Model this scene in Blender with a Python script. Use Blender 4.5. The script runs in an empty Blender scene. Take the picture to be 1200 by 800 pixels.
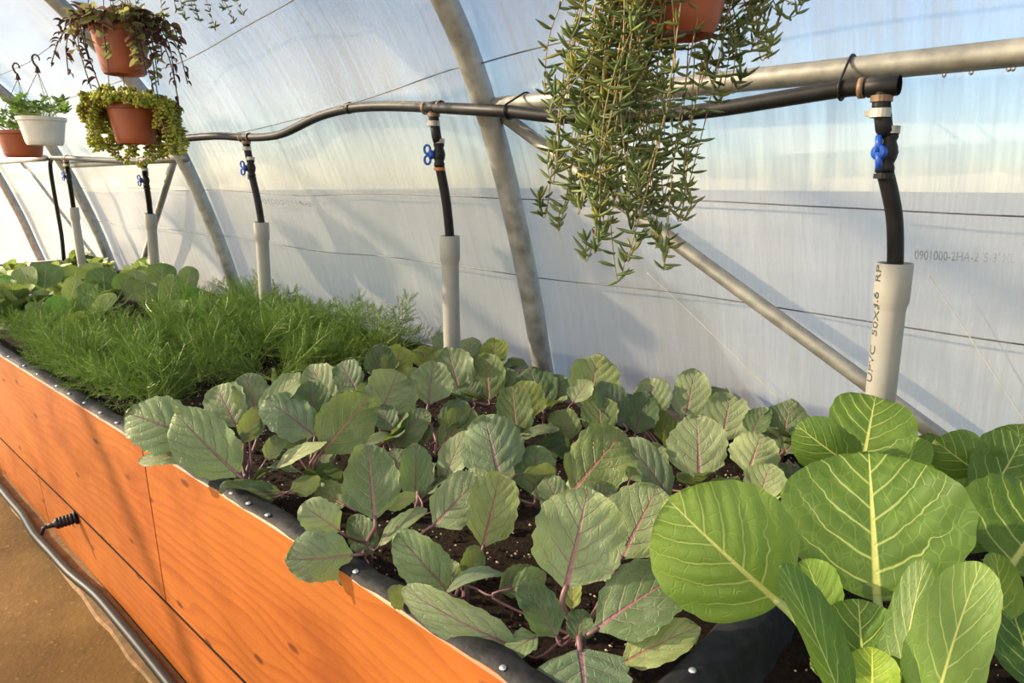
import bpy, math, random
import numpy as np
from mathutils import Vector, Matrix, Quaternion

# ------------------------------------------------------------------ camera, sky, sun, exposure
S = bpy.context.scene
COL = S.collection
FPX = 800.0
PITCH = math.atan((400 - 212) / FPX)
YAW = math.radians(47.0885)
CAM = Vector((0, 0, 1.16))
FW = Vector((-math.cos(YAW) * math.cos(PITCH), math.sin(YAW) * math.cos(PITCH), -math.sin(PITCH)))
RT = Vector((math.sin(YAW), math.cos(YAW), 0))
UP = RT.cross(FW)
cd = bpy.data.cameras.new('camera'); cam = bpy.data.objects.new('camera', cd); COL.objects.link(cam)
cam.matrix_world = Matrix((( RT.x, UP.x, -FW.x, CAM.x), (RT.y, UP.y, -FW.y, CAM.y), (RT.z, UP.z, -FW.z, CAM.z), (0, 0, 0, 1)))
cd.sensor_width = 36; cd.lens = FPX / 1200 * 36; cd.clip_start = .02; cd.clip_end = 300
S.camera = cam

SUN = Vector((-.74, -.55, .39)).normalized()          # direction towards the sun
wd = bpy.data.worlds.new('sky'); S.world = wd; wd.use_nodes = True
wn = wd.node_tree; wn.nodes.clear()
sky = wn.nodes.new('ShaderNodeTexSky'); sky.sky_type = 'NISHITA'; sky.sun_disc = False
sky.sun_elevation = math.asin(SUN.z); sky.sun_rotation = math.atan2(SUN.x, SUN.y)
sky.air_density = 1.0; sky.dust_density = .3; sky.ozone_density = 2.0
bg = wn.nodes.new('ShaderNodeBackground'); bg.inputs['Strength'].default_value = .27
wo = wn.nodes.new('ShaderNodeOutputWorld')
wn.links.new(sky.outputs[0], bg.inputs[0]); wn.links.new(bg.outputs[0], wo.inputs[0])
sl = bpy.data.lights.new('sun', 'SUN'); sl.energy = 30; sl.angle = math.radians(.9); sl.color = (1, .80, .53)
so = bpy.data.objects.new('sun', sl); COL.objects.link(so)
so.rotation_euler = SUN.to_track_quat('Z', 'Y').to_euler(); so.location = SUN * 30
S.view_settings.view_transform = 'Standard'; S.view_settings.look = 'None'
S.view_settings.gamma = 1; S.view_settings.use_curve_mapping = False
S.view_settings.exposure = .06
S.cycles.use_denoising = True
S.cycles.max_bounces = 8; S.cycles.transparent_max_bounces = 24
S.cycles.caustics_reflective = False; S.cycles.caustics_refractive = False
S.cycles.sample_clamp_indirect = 6

rnd = random.Random(7)
def ray(px, py):
    return FW + RT * ((px - 600) / FPX) + UP * (-(py - 400) / FPX)
def at(px, py, d):
    return CAM + ray(px, py) * d
def on_plane(px, py, axis, val):
    r = ray(px, py); return CAM + r * ((val - CAM[axis]) / r[axis])
def depth(P):
    return (Vector(P) - CAM).dot(FW)

# ------------------------------------------------------------------ node helpers
class G:
    def __init__(s, name):
        s.m = bpy.data.materials.new(name); s.m.use_nodes = True
        s.t = s.m.node_tree; s.t.nodes.clear()
        s.out = s.t.nodes.new('ShaderNodeOutputMaterial')
    def put(s, sock, v):
        if isinstance(v, bpy.types.NodeSocket): s.t.links.new(v, sock)
        elif isinstance(v, (tuple, list)) and len(v) == 3 and sock.type == 'RGBA': sock.default_value = (*v, 1)
        else: sock.default_value = v
    def n(s, typ, out=0, **kw):
        nd = s.t.nodes.new(typ)
        for k, v in kw.items():
            if k.startswith('_'): setattr(nd, k[1:], v)
            else: s.put(nd.inputs[k.replace('__', ' ')], v)
        return nd.outputs[out]
    def m_(s, op, a, b=0.0, c=None, clamp=False):
        nd = s.t.nodes.new('ShaderNodeMath'); nd.operation = op; nd.use_clamp = clamp
        s.put(nd.inputs[0], a); s.put(nd.inputs[1], b)
        if c is not None: s.put(nd.inputs[2], c)
        return nd.outputs[0]
    def mix(s, f, a, b, mode='MIX'):
        nd = s.t.nodes.new('ShaderNodeMix'); nd.data_type = 'RGBA'; nd.blend_type = mode
        s.put(nd.inputs[0], f); s.put(nd.inputs[6], a); s.put(nd.inputs[7], b)
        return nd.outputs[2]
    def ramp(s, f, stops):
        nd = s.t.nodes.new('ShaderNodeValToRGB'); e = nd.color_ramp.elements
        while len(e) < len(stops): e.new(.5)
        for i, (p, c) in enumerate(stops):
            e[i].position = p; e[i].color = (*c, 1) if isinstance(c, (tuple, list)) else (c, c, c, 1)
        s.put(nd.inputs[0], f); return nd.outputs[0]
    def map(s, f, a, b, c, d):
        nd = s.t.nodes.new('ShaderNodeMapRange'); nd.interpolation_type = 'SMOOTHSTEP'
        for i, v in enumerate((f, a, b, c, d)): s.put(nd.inputs[i], v)
        return nd.outputs[0]
    def vec(s, which='Object', scale=(1, 1, 1), rot=(0, 0, 0)):
        tc = s.t.nodes.new('ShaderNodeTexCoord'); mp = s.t.nodes.new('ShaderNodeMapping')
        mp.inputs['Scale'].default_value = scale; mp.inputs['Rotation'].default_value = rot
        s.t.links.new(tc.outputs[which], mp.inputs[0]); return mp.outputs[0]
    def noise(s, vec, scale=5, detail=4, rough=.5, out=0):
        return s.n('ShaderNodeTexNoise', out, Vector=vec, Scale=scale, Detail=detail, Roughness=rough)
    def bump(s, h, strength=.3, dist=.01):
        return s.n('ShaderNodeBump', Height=h, Strength=strength, Distance=dist)
    def pbr(s, color, rough=.5, metal=0.0, normal=None, spec=.5, done=True):
        nd = s.t.nodes.new('ShaderNodeBsdfPrincipled')
        s.put(nd.inputs['Base Color'], color); s.put(nd.inputs['Roughness'], rough); s.put(nd.inputs['Metallic'], metal)
        s.put(nd.inputs['Specular IOR Level'], spec)
        if normal is not None: s.put(nd.inputs['Normal'], normal)
        if done: s.end(nd.outputs[0])
        return nd.outputs[0]
    def shade(s, f, a, b):
        nd = s.t.nodes.new('ShaderNodeMixShader'); s.put(nd.inputs[0], f)
        s.t.links.new(a, nd.inputs[1]); s.t.links.new(b, nd.inputs[2]); return nd.outputs[0]
    def end(s, sh):
        s.t.links.new(sh, s.out.inputs[0]); return s.m

# ------------------------------------------------------------------ materials
MAT = {}
def plain(name, col, rough=.5, metal=0.0, var=.15, scale=30, bump=0.0, spec=.5, var2=None):
    g = G(name); v = g.vec()
    nz = g.noise(v, scale, 4)
    dark = tuple(c * (1 - var) for c in col); light = tuple(min(1, c * (1 + var)) for c in col)
    c = g.ramp(nz, [(.3, dark), (.7, light)])
    if var2:
        c = g.mix(g.map(g.noise(v, scale * .25, 5), .52, .72, 0, 1), c, var2)
    g.pbr(c, rough, metal, g.bump(nz, bump, .004) if bump else None, spec)
    MAT[name] = g.m
    return g.m
plain('black_plastic', (.012, .012, .0135), .48, var=.3, spec=.3)
plain('liner', (.014, .0145, .017), .62, var=.45, scale=60, bump=.5, var2=(.026, .026, .027), spec=.25)
plain('pvc', (.37, .358, .32), .42, var=.05, scale=12)
plain('brass', (.26, .17, .10), .55, .4, var=.4)
plain('clamp', (.45, .42, .36), .4, .5, var=.3)
plain('orange_clamp', (.55, .19, .04), .5, var=.3)
plain('blue_plastic', (.015, .09, .52), .35, var=.15)
plain('steel_tack', (.62, .64, .68), .3, .8, var=.2)
plain('terracotta', (.36, .085, .028), .45, var=.14, scale=18, var2=(.24, .05, .022))
plain('white_pot', (.78, .76, .70), .45, var=.08)
plain('hook_plastic', (.085, .022, .015), .45, var=.2)
plain('hanger_wire', (.12, .06, .045), .5, var=.2)
plain('thin_wire', (.12, .12, .125), .5, .3, var=.3)
plain('ink', (.07, .08, .09), .7, var=.1)
plain('film_ink', (.30, .33, .37), .7, var=.3, scale=90)
plain('perlite', (.52, .42, .28), .8, var=.3)
plain('stalk_green', (.33, .41, .11), .5, var=.2)
plain('trail_stem', (.30, .22, .09), .6, var=.35, scale=40)
plain('dark_stem', (.045, .022, .018), .6, var=.3)
plain('dry_leaf', (.13, .055, .035), .7, var=.4)
def foliage(name, col, col2, trans=.3, tcol=None, rough=.45, scale=12):
    g = G(name)
    r = g.n('ShaderNodeObjectInfo', 5)
    nz = g.noise(g.vec(), scale, 3)
    f = g.m_('ADD', g.m_('MULTIPLY', nz, .7), g.m_('MULTIPLY', g.m_('SUBTRACT', r, .5), .5))
    c = g.ramp(f, [(.18, col), (.62, col2)])
    p = g.pbr(c, rough, done=False)
    t = g.n('ShaderNodeBsdfTranslucent', Color=tcol or tuple(min(1, x * 1.5) for x in col2))
    g.end(g.shade(trans, p, t)); MAT[name] = g.m
foliage('fennel', (.095, .185, .022), (.26, .39, .075), .45, rough=.6)
foliage('trailing', (.10, .15, .05), (.29, .36, .12), .25, scale=22)
foliage('trailing_yellow', (.24, .24, .05), (.40, .38, .08), .25, scale=22)
foliage('tradescantia', (.13, .12, .045), (.38, .38, .15), .3)
foliage('tradescantia_purple', (.09, .04, .03), (.22, .13, .075), .25)
foliage('sedum', (.27, .35, .035), (.62, .62, .11), .3, scale=30)
foliage('sedum_red', (.25, .15, .03), (.45, .30, .07), .25, scale=30)
foliage('geranium', (.05, .11, .02), (.17, .29, .06), .35)

def metal_pipe(name, col, rust):
    g = G(name); v = g.vec(scale=(1, 1, 1))
    a = g.noise(v, 26, 6, .6); b = g.noise(v, 7, 4)
    c = g.ramp(a, [(.3, tuple(x * .72 for x in col)), (.7, tuple(min(1, x * 1.22) for x in col))])
    c = g.mix(g.map(b, .60, .75, 0, .6), c, rust)
    g.pbr(c, g.map(a, .3, .7, .4, .58), .6, g.bump(a, .12, .002)); MAT[name] = g.m
metal_pipe('galvanized', (.36, .35, .31), (.20, .16, .11))
metal_pipe('galvanized_hoop', (.40, .40, .38), (.24, .20, .15))

def film_mat(name, d0, d1):
    g = G(name); v = g.vec('UV', (16, 1.1, 1)); v2 = g.vec('UV', (1, 1, 1))
    streak = g.noise(v, 2.2, 6, .62)
    fine = g.noise(g.vec('UV', (60, 4, 1)), 2.0, 4, .6)
    cloud = g.noise(v2, 2.3, 4, .55)
    drops = g.noise(v2, 150, 2, .5)
    h = g.m_('ADD', g.m_('ADD', g.m_('MULTIPLY', streak, .5), g.m_('MULTIPLY', fine, .25)), g.m_('MULTIPLY', drops, .14))
    bmp = g.bump(h, .6, .008)
    mixv = g.m_('ADD', g.m_('MULTIPLY', streak, .55), g.m_('MULTIPLY', cloud, .45))
    dens = g.map(mixv, .34, .68, d0, d1)                     # share of scattered light
    tr = g.n('ShaderNodeBsdfTransparent', Color=(.94, .96, 1.0))
    trl = g.n('ShaderNodeBsdfTranslucent', Color=(.82, .84, .85), Normal=bmp)
    dif = g.n('ShaderNodeBsdfDiffuse', Color=(.80, .77, .67), Normal=bmp)
    gl = g.n('ShaderNodeBsdfGlossy', Color=(1, 1, 1), Roughness=.34, Normal=bmp)
    scat = g.shade(.38, trl, dif)
    body = g.shade(dens, tr, scat)
    lw = g.n('ShaderNodeLayerWeight', 0, Blend=.35)
    g.end(g.shade(g.m_('MULTIPLY', lw, .40, clamp=True), body, gl)); MAT[name] = g.m
film_mat('film', .44, .82)
film_mat('clear_film', .12, .26)

def wood_mat():
    g = G('stained_wood'); r = g.n('ShaderNodeObjectInfo', 5)
    off = g.n('ShaderNodeCombineXYZ', X=g.m_('MULTIPLY', r, 9), Y=0.0, Z=g.m_('MULTIPLY', r, 5))
    base = g.n('ShaderNodeVectorMath', Vector=g.vec(), _operation='ADD')
    nd = base.node; g.t.links.new(off, nd.inputs[1])
    def sc(x, y, z):
        mp = g.t.nodes.new('ShaderNodeMapping'); mp.inputs['Scale'].default_value = (x, y, z)
        g.t.links.new(base, mp.inputs[0]); return mp.outputs[0]
    # knots pull the grain around them
    vk = g.n('ShaderNodeTexVoronoi', 0, Vector=g.n('ShaderNodeCombineXYZ', X=g.m_('MULTIPLY', g.n('ShaderNodeSeparateXYZ', 0, Vector=base), 1.6), Y=g.m_('MULTIPLY', g.n('ShaderNodeSeparateXYZ', 2, Vector=base), 4.2), Z=0.0), Scale=1.5, Randomness=1.0, _voronoi_dimensions='2D')
    knot = g.map(vk, .025, .06, 1, 0)
    pull = g.map(vk, .0, .42, 1, 0)
    warp = g.noise(sc(.6, 1, 4), 1.6, 3)
    zz = g.n('ShaderNodeSeparateXYZ', 2, Vector=base)
    xx = g.n('ShaderNodeSeparateXYZ', 0, Vector=base)
    band = g.m_('ADD', g.m_('ADD', g.m_('MULTIPLY', zz, 34), g.m_('MULTIPLY', warp, 4.5)), g.m_('ADD', g.m_('MULTIPLY', pull, .9), g.m_('MULTIPLY', xx, .25)))
    saw = g.m_('FRACT', band)
    ring = g.map(saw, .0, .9, 0, 1)
    fib = g.noise(sc(4, 4, 240), 1.6, 5, .65)
    tone = g.noise(sc(1.0, 1, 3), 1.7, 3)
    c = g.ramp(ring, [(0, (.43, .128, .023)), (.55, (.42, .124, .022)), (.88, (.385, .108, .019)), (1, (.35, .095, .016))])
    c = g.mix(g.map(fib, .35, .72, 0, .42), c, (.30, .07, .01))
    c = g.mix(g.map(tone, .35, .7, 0, .45), c, (.49, .165, .032))
    c = g.mix(g.m_('MULTIPLY', knot, .85), c, (.09, .022, .007))
    c = g.mix(g.map(g.noise(sc(2.2, 2, 4), 1.3, 5, .65), .48, .72, 0, .75), c, (.27, .065, .012))
    wear = g.map(g.noise(sc(9, 9, 9), 3, 5, .7), .66, .74, 0, .5)
    c = g.mix(wear, c, (.30, .10, .03))
    h = g.m_('ADD', g.m_('MULTIPLY', ring, -.5), fib)
    g.pbr(c, g.map(fib, .3, .7, .38, .55), 0, g.bump(h, .18, .003), .4); MAT['wood'] = g.m
wood_mat()

def ground_mat():
    g = G('stained_concrete'); v = g.vec()
    a = g.noise(v, 2.1, 6, .62); b = g.noise(v, 9, 6, .65); c_ = g.noise(v, 70, 3)
    c = g.ramp(a, [(.28, (.075, .043, .010)), (.5, (.15, .082, .02)), (.72, (.22, .13, .037))])
    c = g.mix(g.map(b, .5, .72, 0, .6), c, (.11, .072, .016))
    c = g.mix(g.map(c_, .62, .75, 0, .5), c, (.40, .28, .12))
    g.pbr(c, .78, 0, g.bump(g.m_('ADD', b, g.m_('MULTIPLY', c_, .4)), .4, .01), .3); MAT['concrete'] = g.m
    g = G('field_soil'); v = g.vec()
    c = g.ramp(g.noise(v, .6, 6, .6), [(.3, (.065, .074, .08)), (.7, (.11, .118, .118))])
    g.pbr(c, .9); MAT['field'] = g.m
    g = G('potting_soil'); v = g.vec()
    a = g.noise(v, 130, 5, .7); b = g.noise(v, 30, 4)
    c = g.ramp(a, [(.3, (.004, .003, .002)), (.55, (.022, .011, .006)), (.8, (.085, .042, .02))])
    g.pbr(c, .9, 0, g.bump(g.m_('ADD', a, b), .9, .01), .2); MAT['soil'] = g.m
ground_mat()

def leaf_mat(name, c_dark, c_light, vein, midrib, tcol, trans, nveins, vw, bloom, side_strength, mid_w, relief=.6):
    g = G(name)
    uv = g.n('ShaderNodeTexCoord', 2)
    sep = g.t.nodes.new('ShaderNodeSeparateXYZ'); g.t.links.new(uv, sep.inputs[0])
    u, s = sep.outputs[0], sep.outputs[1]
    sx = g.m_('SUBTRACT', g.m_('MULTIPLY', u, 2.0), 1.0)
    x = g.m_('ABSOLUTE', sx)
    sd = g.m_('GREATER_THAN', sx, 0.0)
    info = g.t.nodes.new('ShaderNodeObjectInfo'); r = info.outputs['Random']; tint = info.outputs['Color']
    wob = g.noise(uv, 5.5, 2)
    # side veins: s = (s0 + .15 x) / (1 - .5 x)
    w = g.m_('SUBTRACT', s, g.m_('MULTIPLY', x, g.m_('ADD', .15, g.m_('MULTIPLY', s, .5))))
    w = g.m_('ADD', w, g.m_('MULTIPLY', g.m_('SUBTRACT', wob, .5), g.m_('MULTIPLY', x, .22)))
    fr = g.m_('FRACT', g.m_('ADD', g.m_('MULTIPLY', w, nveins), g.m_('MULTIPLY', sd, .45)))
    d = g.m_('DIVIDE', g.m_('ABSOLUTE', g.m_('SUBTRACT', fr, .5)), nveins)
    thick = g.m_('MULTIPLY', vw, g.m_('SUBTRACT', 1.08, x))
    side = g.m_('SUBTRACT', 1.0, g.map(g.m_('DIVIDE', d, thick), .35, 1.2, 0, 1))
    side = g.m_('MULTIPLY', side, g.map(x, .72, .98, 1, 0))
    side = g.m_('MULTIPLY', side, g.map(w, -.02, .05, 0, 1))
    mw = g.m_('MULTIPLY', mid_w, g.m_('SUBTRACT', 1.12, s))
    mid = g.m_('SUBTRACT', 1.0, g.map(g.m_('DIVIDE', x, mw), .45, 1.15, 0, 1))
    mp = g.t.nodes.new('ShaderNodeMapping'); mp.inputs['Scale'].default_value = (13, 9, 1); g.t.links.new(uv, mp.inputs[0])
    ve = g.n('ShaderNodeTexVoronoi', 0, Vector=mp.outputs[0], Scale=1.0, _feature='DISTANCE_TO_EDGE')
    net = g.map(ve, .0, .07, 1, 0)
    tone = g.noise(uv, 3.0, 4, .6)
    f = g.m_('ADD', g.m_('MULTIPLY', tone, .8), g.m_('MULTIPLY', g.m_('SUBTRACT', r, .5), .75))
    c = g.ramp(f, [(.15, c_dark), (.65, c_light)])
    c = g.mix(g.m_('MULTIPLY', g.map(tone, .45, .75, 0, 1), bloom), c, (.27, .34, .30))
    c = g.mix(g.m_('MULTIPLY', net, .22), c, tuple(min(1, k * 1.35) for k in c_light))
    c = g.mix(g.m_('MULTIPLY', side, side_strength), c, vein)
    c = g.mix(mid, c, midrib)
    edge = g.map(x, .93, 1.0, 0, .0)
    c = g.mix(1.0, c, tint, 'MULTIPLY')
    hgt = g.m_('SUBTRACT', g.m_('MULTIPLY', net, -.25), g.m_('ADD', g.m_('MULTIPLY', side, .9), mid))
    b = g.bump(hgt, relief, .004)
    p = g.pbr(c, .48, 0, b, .45, done=False)
    tc = g.mix(g.m_('MULTIPLY', g.m_('MAXIMUM', side, mid), .6), tcol, vein)
    tc = g.mix(1.0, tc, tint, 'MULTIPLY')
    t = g.n('ShaderNodeBsdfTranslucent', Color=tc)
    g.end(g.shade(trans, p, t)); MAT[name] = g.m
leaf_mat('red_cabbage_leaf', (.10, .155, .065), (.27, .335, .165), (.34, .28, .22), (.34, .15, .18), (.32, .42, .09), .26, 6.0, .014, .22, .6, .066)
leaf_mat('green_cabbage_leaf', (.085, .165, .022), (.195, .31, .048), (.46, .55, .16), (.66, .68, .20), (.33, .45, .05), .25, 6.0, .0115, .0, .85, .052, .28)
leaf_mat('far_cabbage_leaf', (.10, .17, .05), (.28, .36, .13), (.38, .44, .22), (.45, .50, .26), (.30, .40, .08), .25, 6.0, .014, .2, .7, .07)
plain('purple_petiole', (.21, .105, .11), .45, var=.2)
plain('pale_petiole', (.45, .52, .18), .45, var=.15)

# ------------------------------------------------------------------ mesh helpers
class MB:
    def __init__(s): s.v = []; s.f = []; s.mi = []; s.uv = {}
    def add(s, vs, fs, mi=0):
        o = len(s.v); s.v.extend([tuple(p) for p in vs])
        for f in fs: s.f.append([i + o for i in f]); s.mi.append(mi)
        return o
    def box(s, a, b, mi=0, bev=0.0):
        (x0, y0, z0), (x1, y1, z1) = a, b
        s.add([(x0, y0, z0), (x1, y0, z0), (x1, y1, z0), (x0, y1, z0), (x0, y0, z1), (x1, y0, z1), (x1, y1, z1), (x0, y1, z1)],
              [(0, 3, 2, 1), (4, 5, 6, 7), (0, 1, 5, 4), (1, 2, 6, 5), (2, 3, 7, 6), (3, 0, 4, 7)], mi)
    def tube(s, pts, rad, n=8, mi=0, cap=True):
        pts = [Vector(p) for p in pts]; N = len(pts)
        rs = rad if isinstance(rad, (list, tuple)) else [rad] * N
        t0 = (pts[1] - pts[0]).normalized()
        a = Vector((0, 0, 1)) if abs(t0.z) < .9 else Vector((1, 0, 0))
        nrm = t0.cross(a).normalized(); vs = []; fs = []
        for i in range(N):
            t = (pts[min(i + 1, N - 1)] - pts[max(i - 1, 0)])
            if t.length < 1e-9: t = t0.copy()
            t.normalize()
            nrm = nrm - t * nrm.dot(t)
            if nrm.length < 1e-6: nrm = t.orthogonal()
            nrm.normalize(); b = t.cross(nrm)
            for k in range(n):
                an = 2 * math.pi * k / n
                vs.append(pts[i] + (nrm * math.cos(an) + b * math.sin(an)) * rs[i])
        for i in range(N - 1):
            for k in range(n):
                fs.append((i * n + k, i * n + (k + 1) % n, (i + 1) * n + (k + 1) % n, (i + 1) * n + k))
        if cap:
            fs.append(tuple(range(n - 1, -1, -1))); fs.append(tuple(range((N - 1) * n, N * n)))
        s.add(vs, fs, mi)
    def lathe(s, c, prof, n=28, mi=0, axis=None, wob=None):
        c = Vector(c); vs = []; fs = []
        q = Vector((0, 0, 1)).rotation_difference(Vector(axis)) if axis is not None else Quaternion()
        for j, (r, z) in enumerate(prof):
            for k in range(n):
                an = 2 * math.pi * k / n
                rr = r * (1 + (wob(an, j) if wob else 0))
                vs.append(c + q @ Vector((rr * math.cos(an), rr * math.sin(an), z)))
        for j in range(len(prof) - 1):
            for k in range(n):
                fs.append((j * n + k, j * n + (k + 1) % n, (j + 1) * n + (k + 1) % n, (j + 1) * n + k))
        s.add(vs, fs, mi)
    def build(s, name, mats, parent=None, smooth=True, origin=None, uvs=None):
        o = Vector(parent.matrix_world.translation) if parent is not None else Vector(origin or (0, 0, 0))
        if parent is not None and parent.parent is not None: o = Vector(parent.parent.location)
        elif parent is not None: o = Vector(parent.location)
        me = bpy.data.meshes.new(name)
        me.from_pydata([(p[0] - o.x, p[1] - o.y, p[2] - o.z) for p in s.v], [], s.f)
        for m in (mats if isinstance(mats, (list, tuple)) else [mats]): me.materials.append(MAT[m])
        if len(set(s.mi)) > 1: me.polygons.foreach_set('material_index', s.mi)
        if smooth: me.polygons.foreach_set('use_smooth', [True] * len(me.polygons))
        if uvs is not None:
            lay = me.uv_layers.new(name='UVMap')
            li = np.empty(len(me.loops), dtype=np.int32); me.loops.foreach_get('vertex_index', li)
            lay.data.foreach_set('uv', np.asarray(uvs, dtype=np.float32)[li].ravel())
        ob = bpy.data.objects.new(name, me); COL.objects.link(ob)
        if parent is not None:
            ob.parent = parent
        else: ob.location = o
        return ob
def tag(o, label=None, cat=None, group=None, kind=None):
    if label: o['label'] = label
    if cat: o['category'] = cat
    if group: o['group'] = group
    if kind: o['kind'] = kind
    return o
def thing(name, loc, label, cat, group=None):
    o = bpy.data.objects.new(name, None); COL.objects.link(o); o.location = loc; o.empty_display_size = .05
    return tag(o, label, cat, group)
def flat_shade_auto(ob, ang=40):
    me = ob.data
    me.set_sharp_from_angle(angle=math.radians(ang))
def catmull(P, n=8):
    P = [Vector(p) for p in P]; out = []
    for i in range(len(P) - 1):
        p0 = P[max(i - 1, 0)]; p1 = P[i]; p2 = P[i + 1]; p3 = P[min(i + 2, len(P) - 1)]
        for k in range(n):
            t = k / n
            out.append(.5 * ((2 * p1) + (p2 - p0) * t + (2 * p0 - 5 * p1 + 4 * p2 - p3) * t * t + (3 * p1 - p0 - 3 * p2 + p3) * t ** 3))
    out.append(P[-1]); return out

# ------------------------------------------------------------------ tunnel shell
CY = -.75
half = [(1.68, 0), (1.60, .35), (1.53, .62), (1.475, .84), (1.41, 1.05), (1.35, 1.22), (1.30, 1.335), (1.225, 1.48), (1.14, 1.60), (1.0, 1.75), (.9, 1.86), (.6, 2.13), (.2, 2.38), (-.28, 2.555), (-.75, 2.61)]
prof = [Vector((0, y, z)) for y, z in half] + [Vector((0, 2 * CY - y, z)) for y, z in half[-2::-1]]
PROF = catmull(prof, 5)
XF, XN = -7.1, 3.2
def normal_out(i):
    t = (PROF[min(i + 1, len(PROF) - 1)] - PROF[max(i - 1, 0)]).normalized()
    return Vector((0, t.z, -t.y))
HOOPS = [1.28 + .0, -.0 + 3.1, -1.297, -3.291, -5.12, -7.08]
HOOPS = [2.6, .68, -1.297, -3.291, -5.12, -7.05]

def film_half(name, i0, i1, label_dir):
    mb = MB(); uvs = []
    xs = np.linspace(XF, XN, 190); idx = list(range(i0, i1 + 1)); arc = 0; arcs = [0]
    for a, b in zip(idx[:-1], idx[1:]):
        arc += (PROF[b] - PROF[a]).length; arcs.append(arc)
    for x in xs:
        d = min(abs(x - h) for h in HOOPS)
        for j, i in enumerate(idx):
            nn = normal_out(i); s = arcs[j]
            wave = .006 * math.sin(x * 5.1 + s * 2.2) + .004 * math.sin(x * 11.3 - s * 3.1 + 1) + .005 * math.sin(x * 2.3 + s * 6)
            w = .040 + min(1, d / .35) * (wave + .004)
            p = PROF[i] + nn * w
            mb.v.append((x, p.y, p.z)); uvs.append((x, s))
    m = len(idx)
    for a in range(len(xs) - 1):
        for b in range(m - 1):
            mb.f.append((a * m + b, a * m + b + 1, (a + 1) * m + b + 1, (a + 1) * m + b)); mb.mi.append(0)
    return tag(mb.build(name, 'film', uvs=uvs), kind='structure')
mid = (len(PROF) - 1) // 2
film_half('wall_back', 0, mid, 1)
film_half('wall_front', mid, len(PROF) - 1, -1)
def film_end(name, x):
    mb = MB(); uvs = []; n = len(PROF)
    ring = [PROF[i] + normal_out(i) * .04 for i in range(n)]
    rows = 14
    for r in range(rows + 1):
        k = r / rows
        for p in ring:
            y = CY + (p.y - CY) * k; z = p.z * k
            mb.v.append((x + .012 * math.sin(y * 6) * math.sin(z * 4), y, z)); uvs.append((y, z))
    for r in range(rows):
        for b in range(n - 1):
            mb.f.append((r * n + b, r * n + b + 1, (r + 1) * n + b + 1, (r + 1) * n + b)); mb.mi.append(0)
    tag(mb.build(name, 'clear_film', uvs=uvs), kind='structure')
film_end('wall_far', XF); film_end('wall_near', XN)

mb = MB(); nx, ny = 60, 34
for i in range(nx + 1):
    for j in range(ny + 1):
        x = XF + (XN - XF) * i / nx; y = -3.2 + 4.95 * j / ny
        mb.v.append((x, y, .004 * math.sin(x * 3.1 + y * 2) + .003 * math.sin(y * 7 - x * 4) - .004))
for i in range(nx):
    for j in range(ny):
        mb.f.append((i * (ny + 1) + j, (i + 1) * (ny + 1) + j, (i + 1) * (ny + 1) + j + 1, i * (ny + 1) + j + 1)); mb.mi.append(0)
tag(mb.build('floor', 'concrete'), kind='structure')
mb = MB(); mb.add([(-90, -90, -.05), (90, -90, -.05), (90, 90, -.05), (-90, 90, -.05)], [(0, 1, 2, 3)])
tag(mb.build('ground', 'field'), kind='structure')

# hoops
hl = {2: 'thick galvanized steel hoop beside the upright holding the near diagonal brace', 3: 'galvanized steel hoop behind the hanging succulent pot', 4: 'far galvanized steel hoop next to the black drain hose',
      5: 'last galvanized hoop framing the glowing end of the tunnel', 1: 'galvanized steel hoop over the green cabbages', 0: 'galvanized steel hoop behind the green cabbages'}
for k, hx in enumerate(HOOPS):
    mb = MB(); mb.tube([(hx, p.y, p.z) for p in PROF], .031, 14)
    tag(mb.build('tunnel_hoop', 'galvanized_hoop', origin=(hx, 1.68, 0)), hl[k], 'hoop', 'tunnel hoops')

def pipe(name, a, b, r, mat, label, cat, group=None, n=12, ends=True):
    mb = MB(); a = Vector(a); b = Vector(b)
    mb.tube([a.lerp(b, i / 6) for i in range(7)], r, n)
    return tag(mb.build(name, mat, origin=a), label, cat, group)
pu = thing('purlin_pipe', (.68, 1.29, 1.344), 'straight galvanized purlin pipe running above the valves', 'pipe')
mb = MB(); mb.tube([(-1.31 + (.70 + 1.31) * i / 8, 1.302 + .0 * i, 1.345) for i in range(9)], .0205, 14); mb.build('pipe_tube', 'galvanized', pu)
for i in range(9):     # water beads hanging on the underside
    mb = MB(); x = -.28 + .028 * i * (1 + .3 * (i % 3)); mb.lathe((x, 1.302, 1.3245), [(.0001, -.0062), (.0028, -.0045), (.0036, -.0015), (.0026, .002)], 8); mb.build('water_drop', 'steel_tack', pu)
pu2 = pipe('purlin_pipe', (-3.26, 1.335, 1.262), (-5.14, 1.335, 1.258), .02, 'galvanized', 'far galvanized purlin pipe below the hanging succulent', 'pipe')
pu3 = pipe('purlin_pipe', (-5.15, 1.25, 1.30), (-7.05, 1.25, 1.30), .02, 'galvanized_hoop', 'distant purlin pipe behind the hanging terracotta geranium', 'pipe')
br = pipe('diagonal_brace', (-1.275, 1.335, 1.325), (-.13, 1.475, .615), .0165, 'galvanized', 'slanting galvanized brace pipe passing behind the printed sleeve', 'pipe')
br2 = pipe('diagonal_brace', (-3.42, 1.345, 1.25), (-4.52, 1.49, .58), .0165, 'galvanized_hoop', 'dark diagonal brace crossing behind a far valve riser', 'pipe')
br3 = pipe('diagonal_brace', (-5.95, 1.30, 1.29), (-5.2, 1.50, .58), .0165, 'galvanized_hoop', 'farthest dark diagonal brace leaning on the far hoop', 'pipe')
mb = MB(); mb.box((-5.47, .55, .60), (-5.43, 1.58, .635))
tag(mb.build('end_rail', 'galvanized_hoop', smooth=False, origin=(-5.45, 1.0, .6)), 'dark horizontal rail across the far end of the bed', 'rail')

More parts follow.
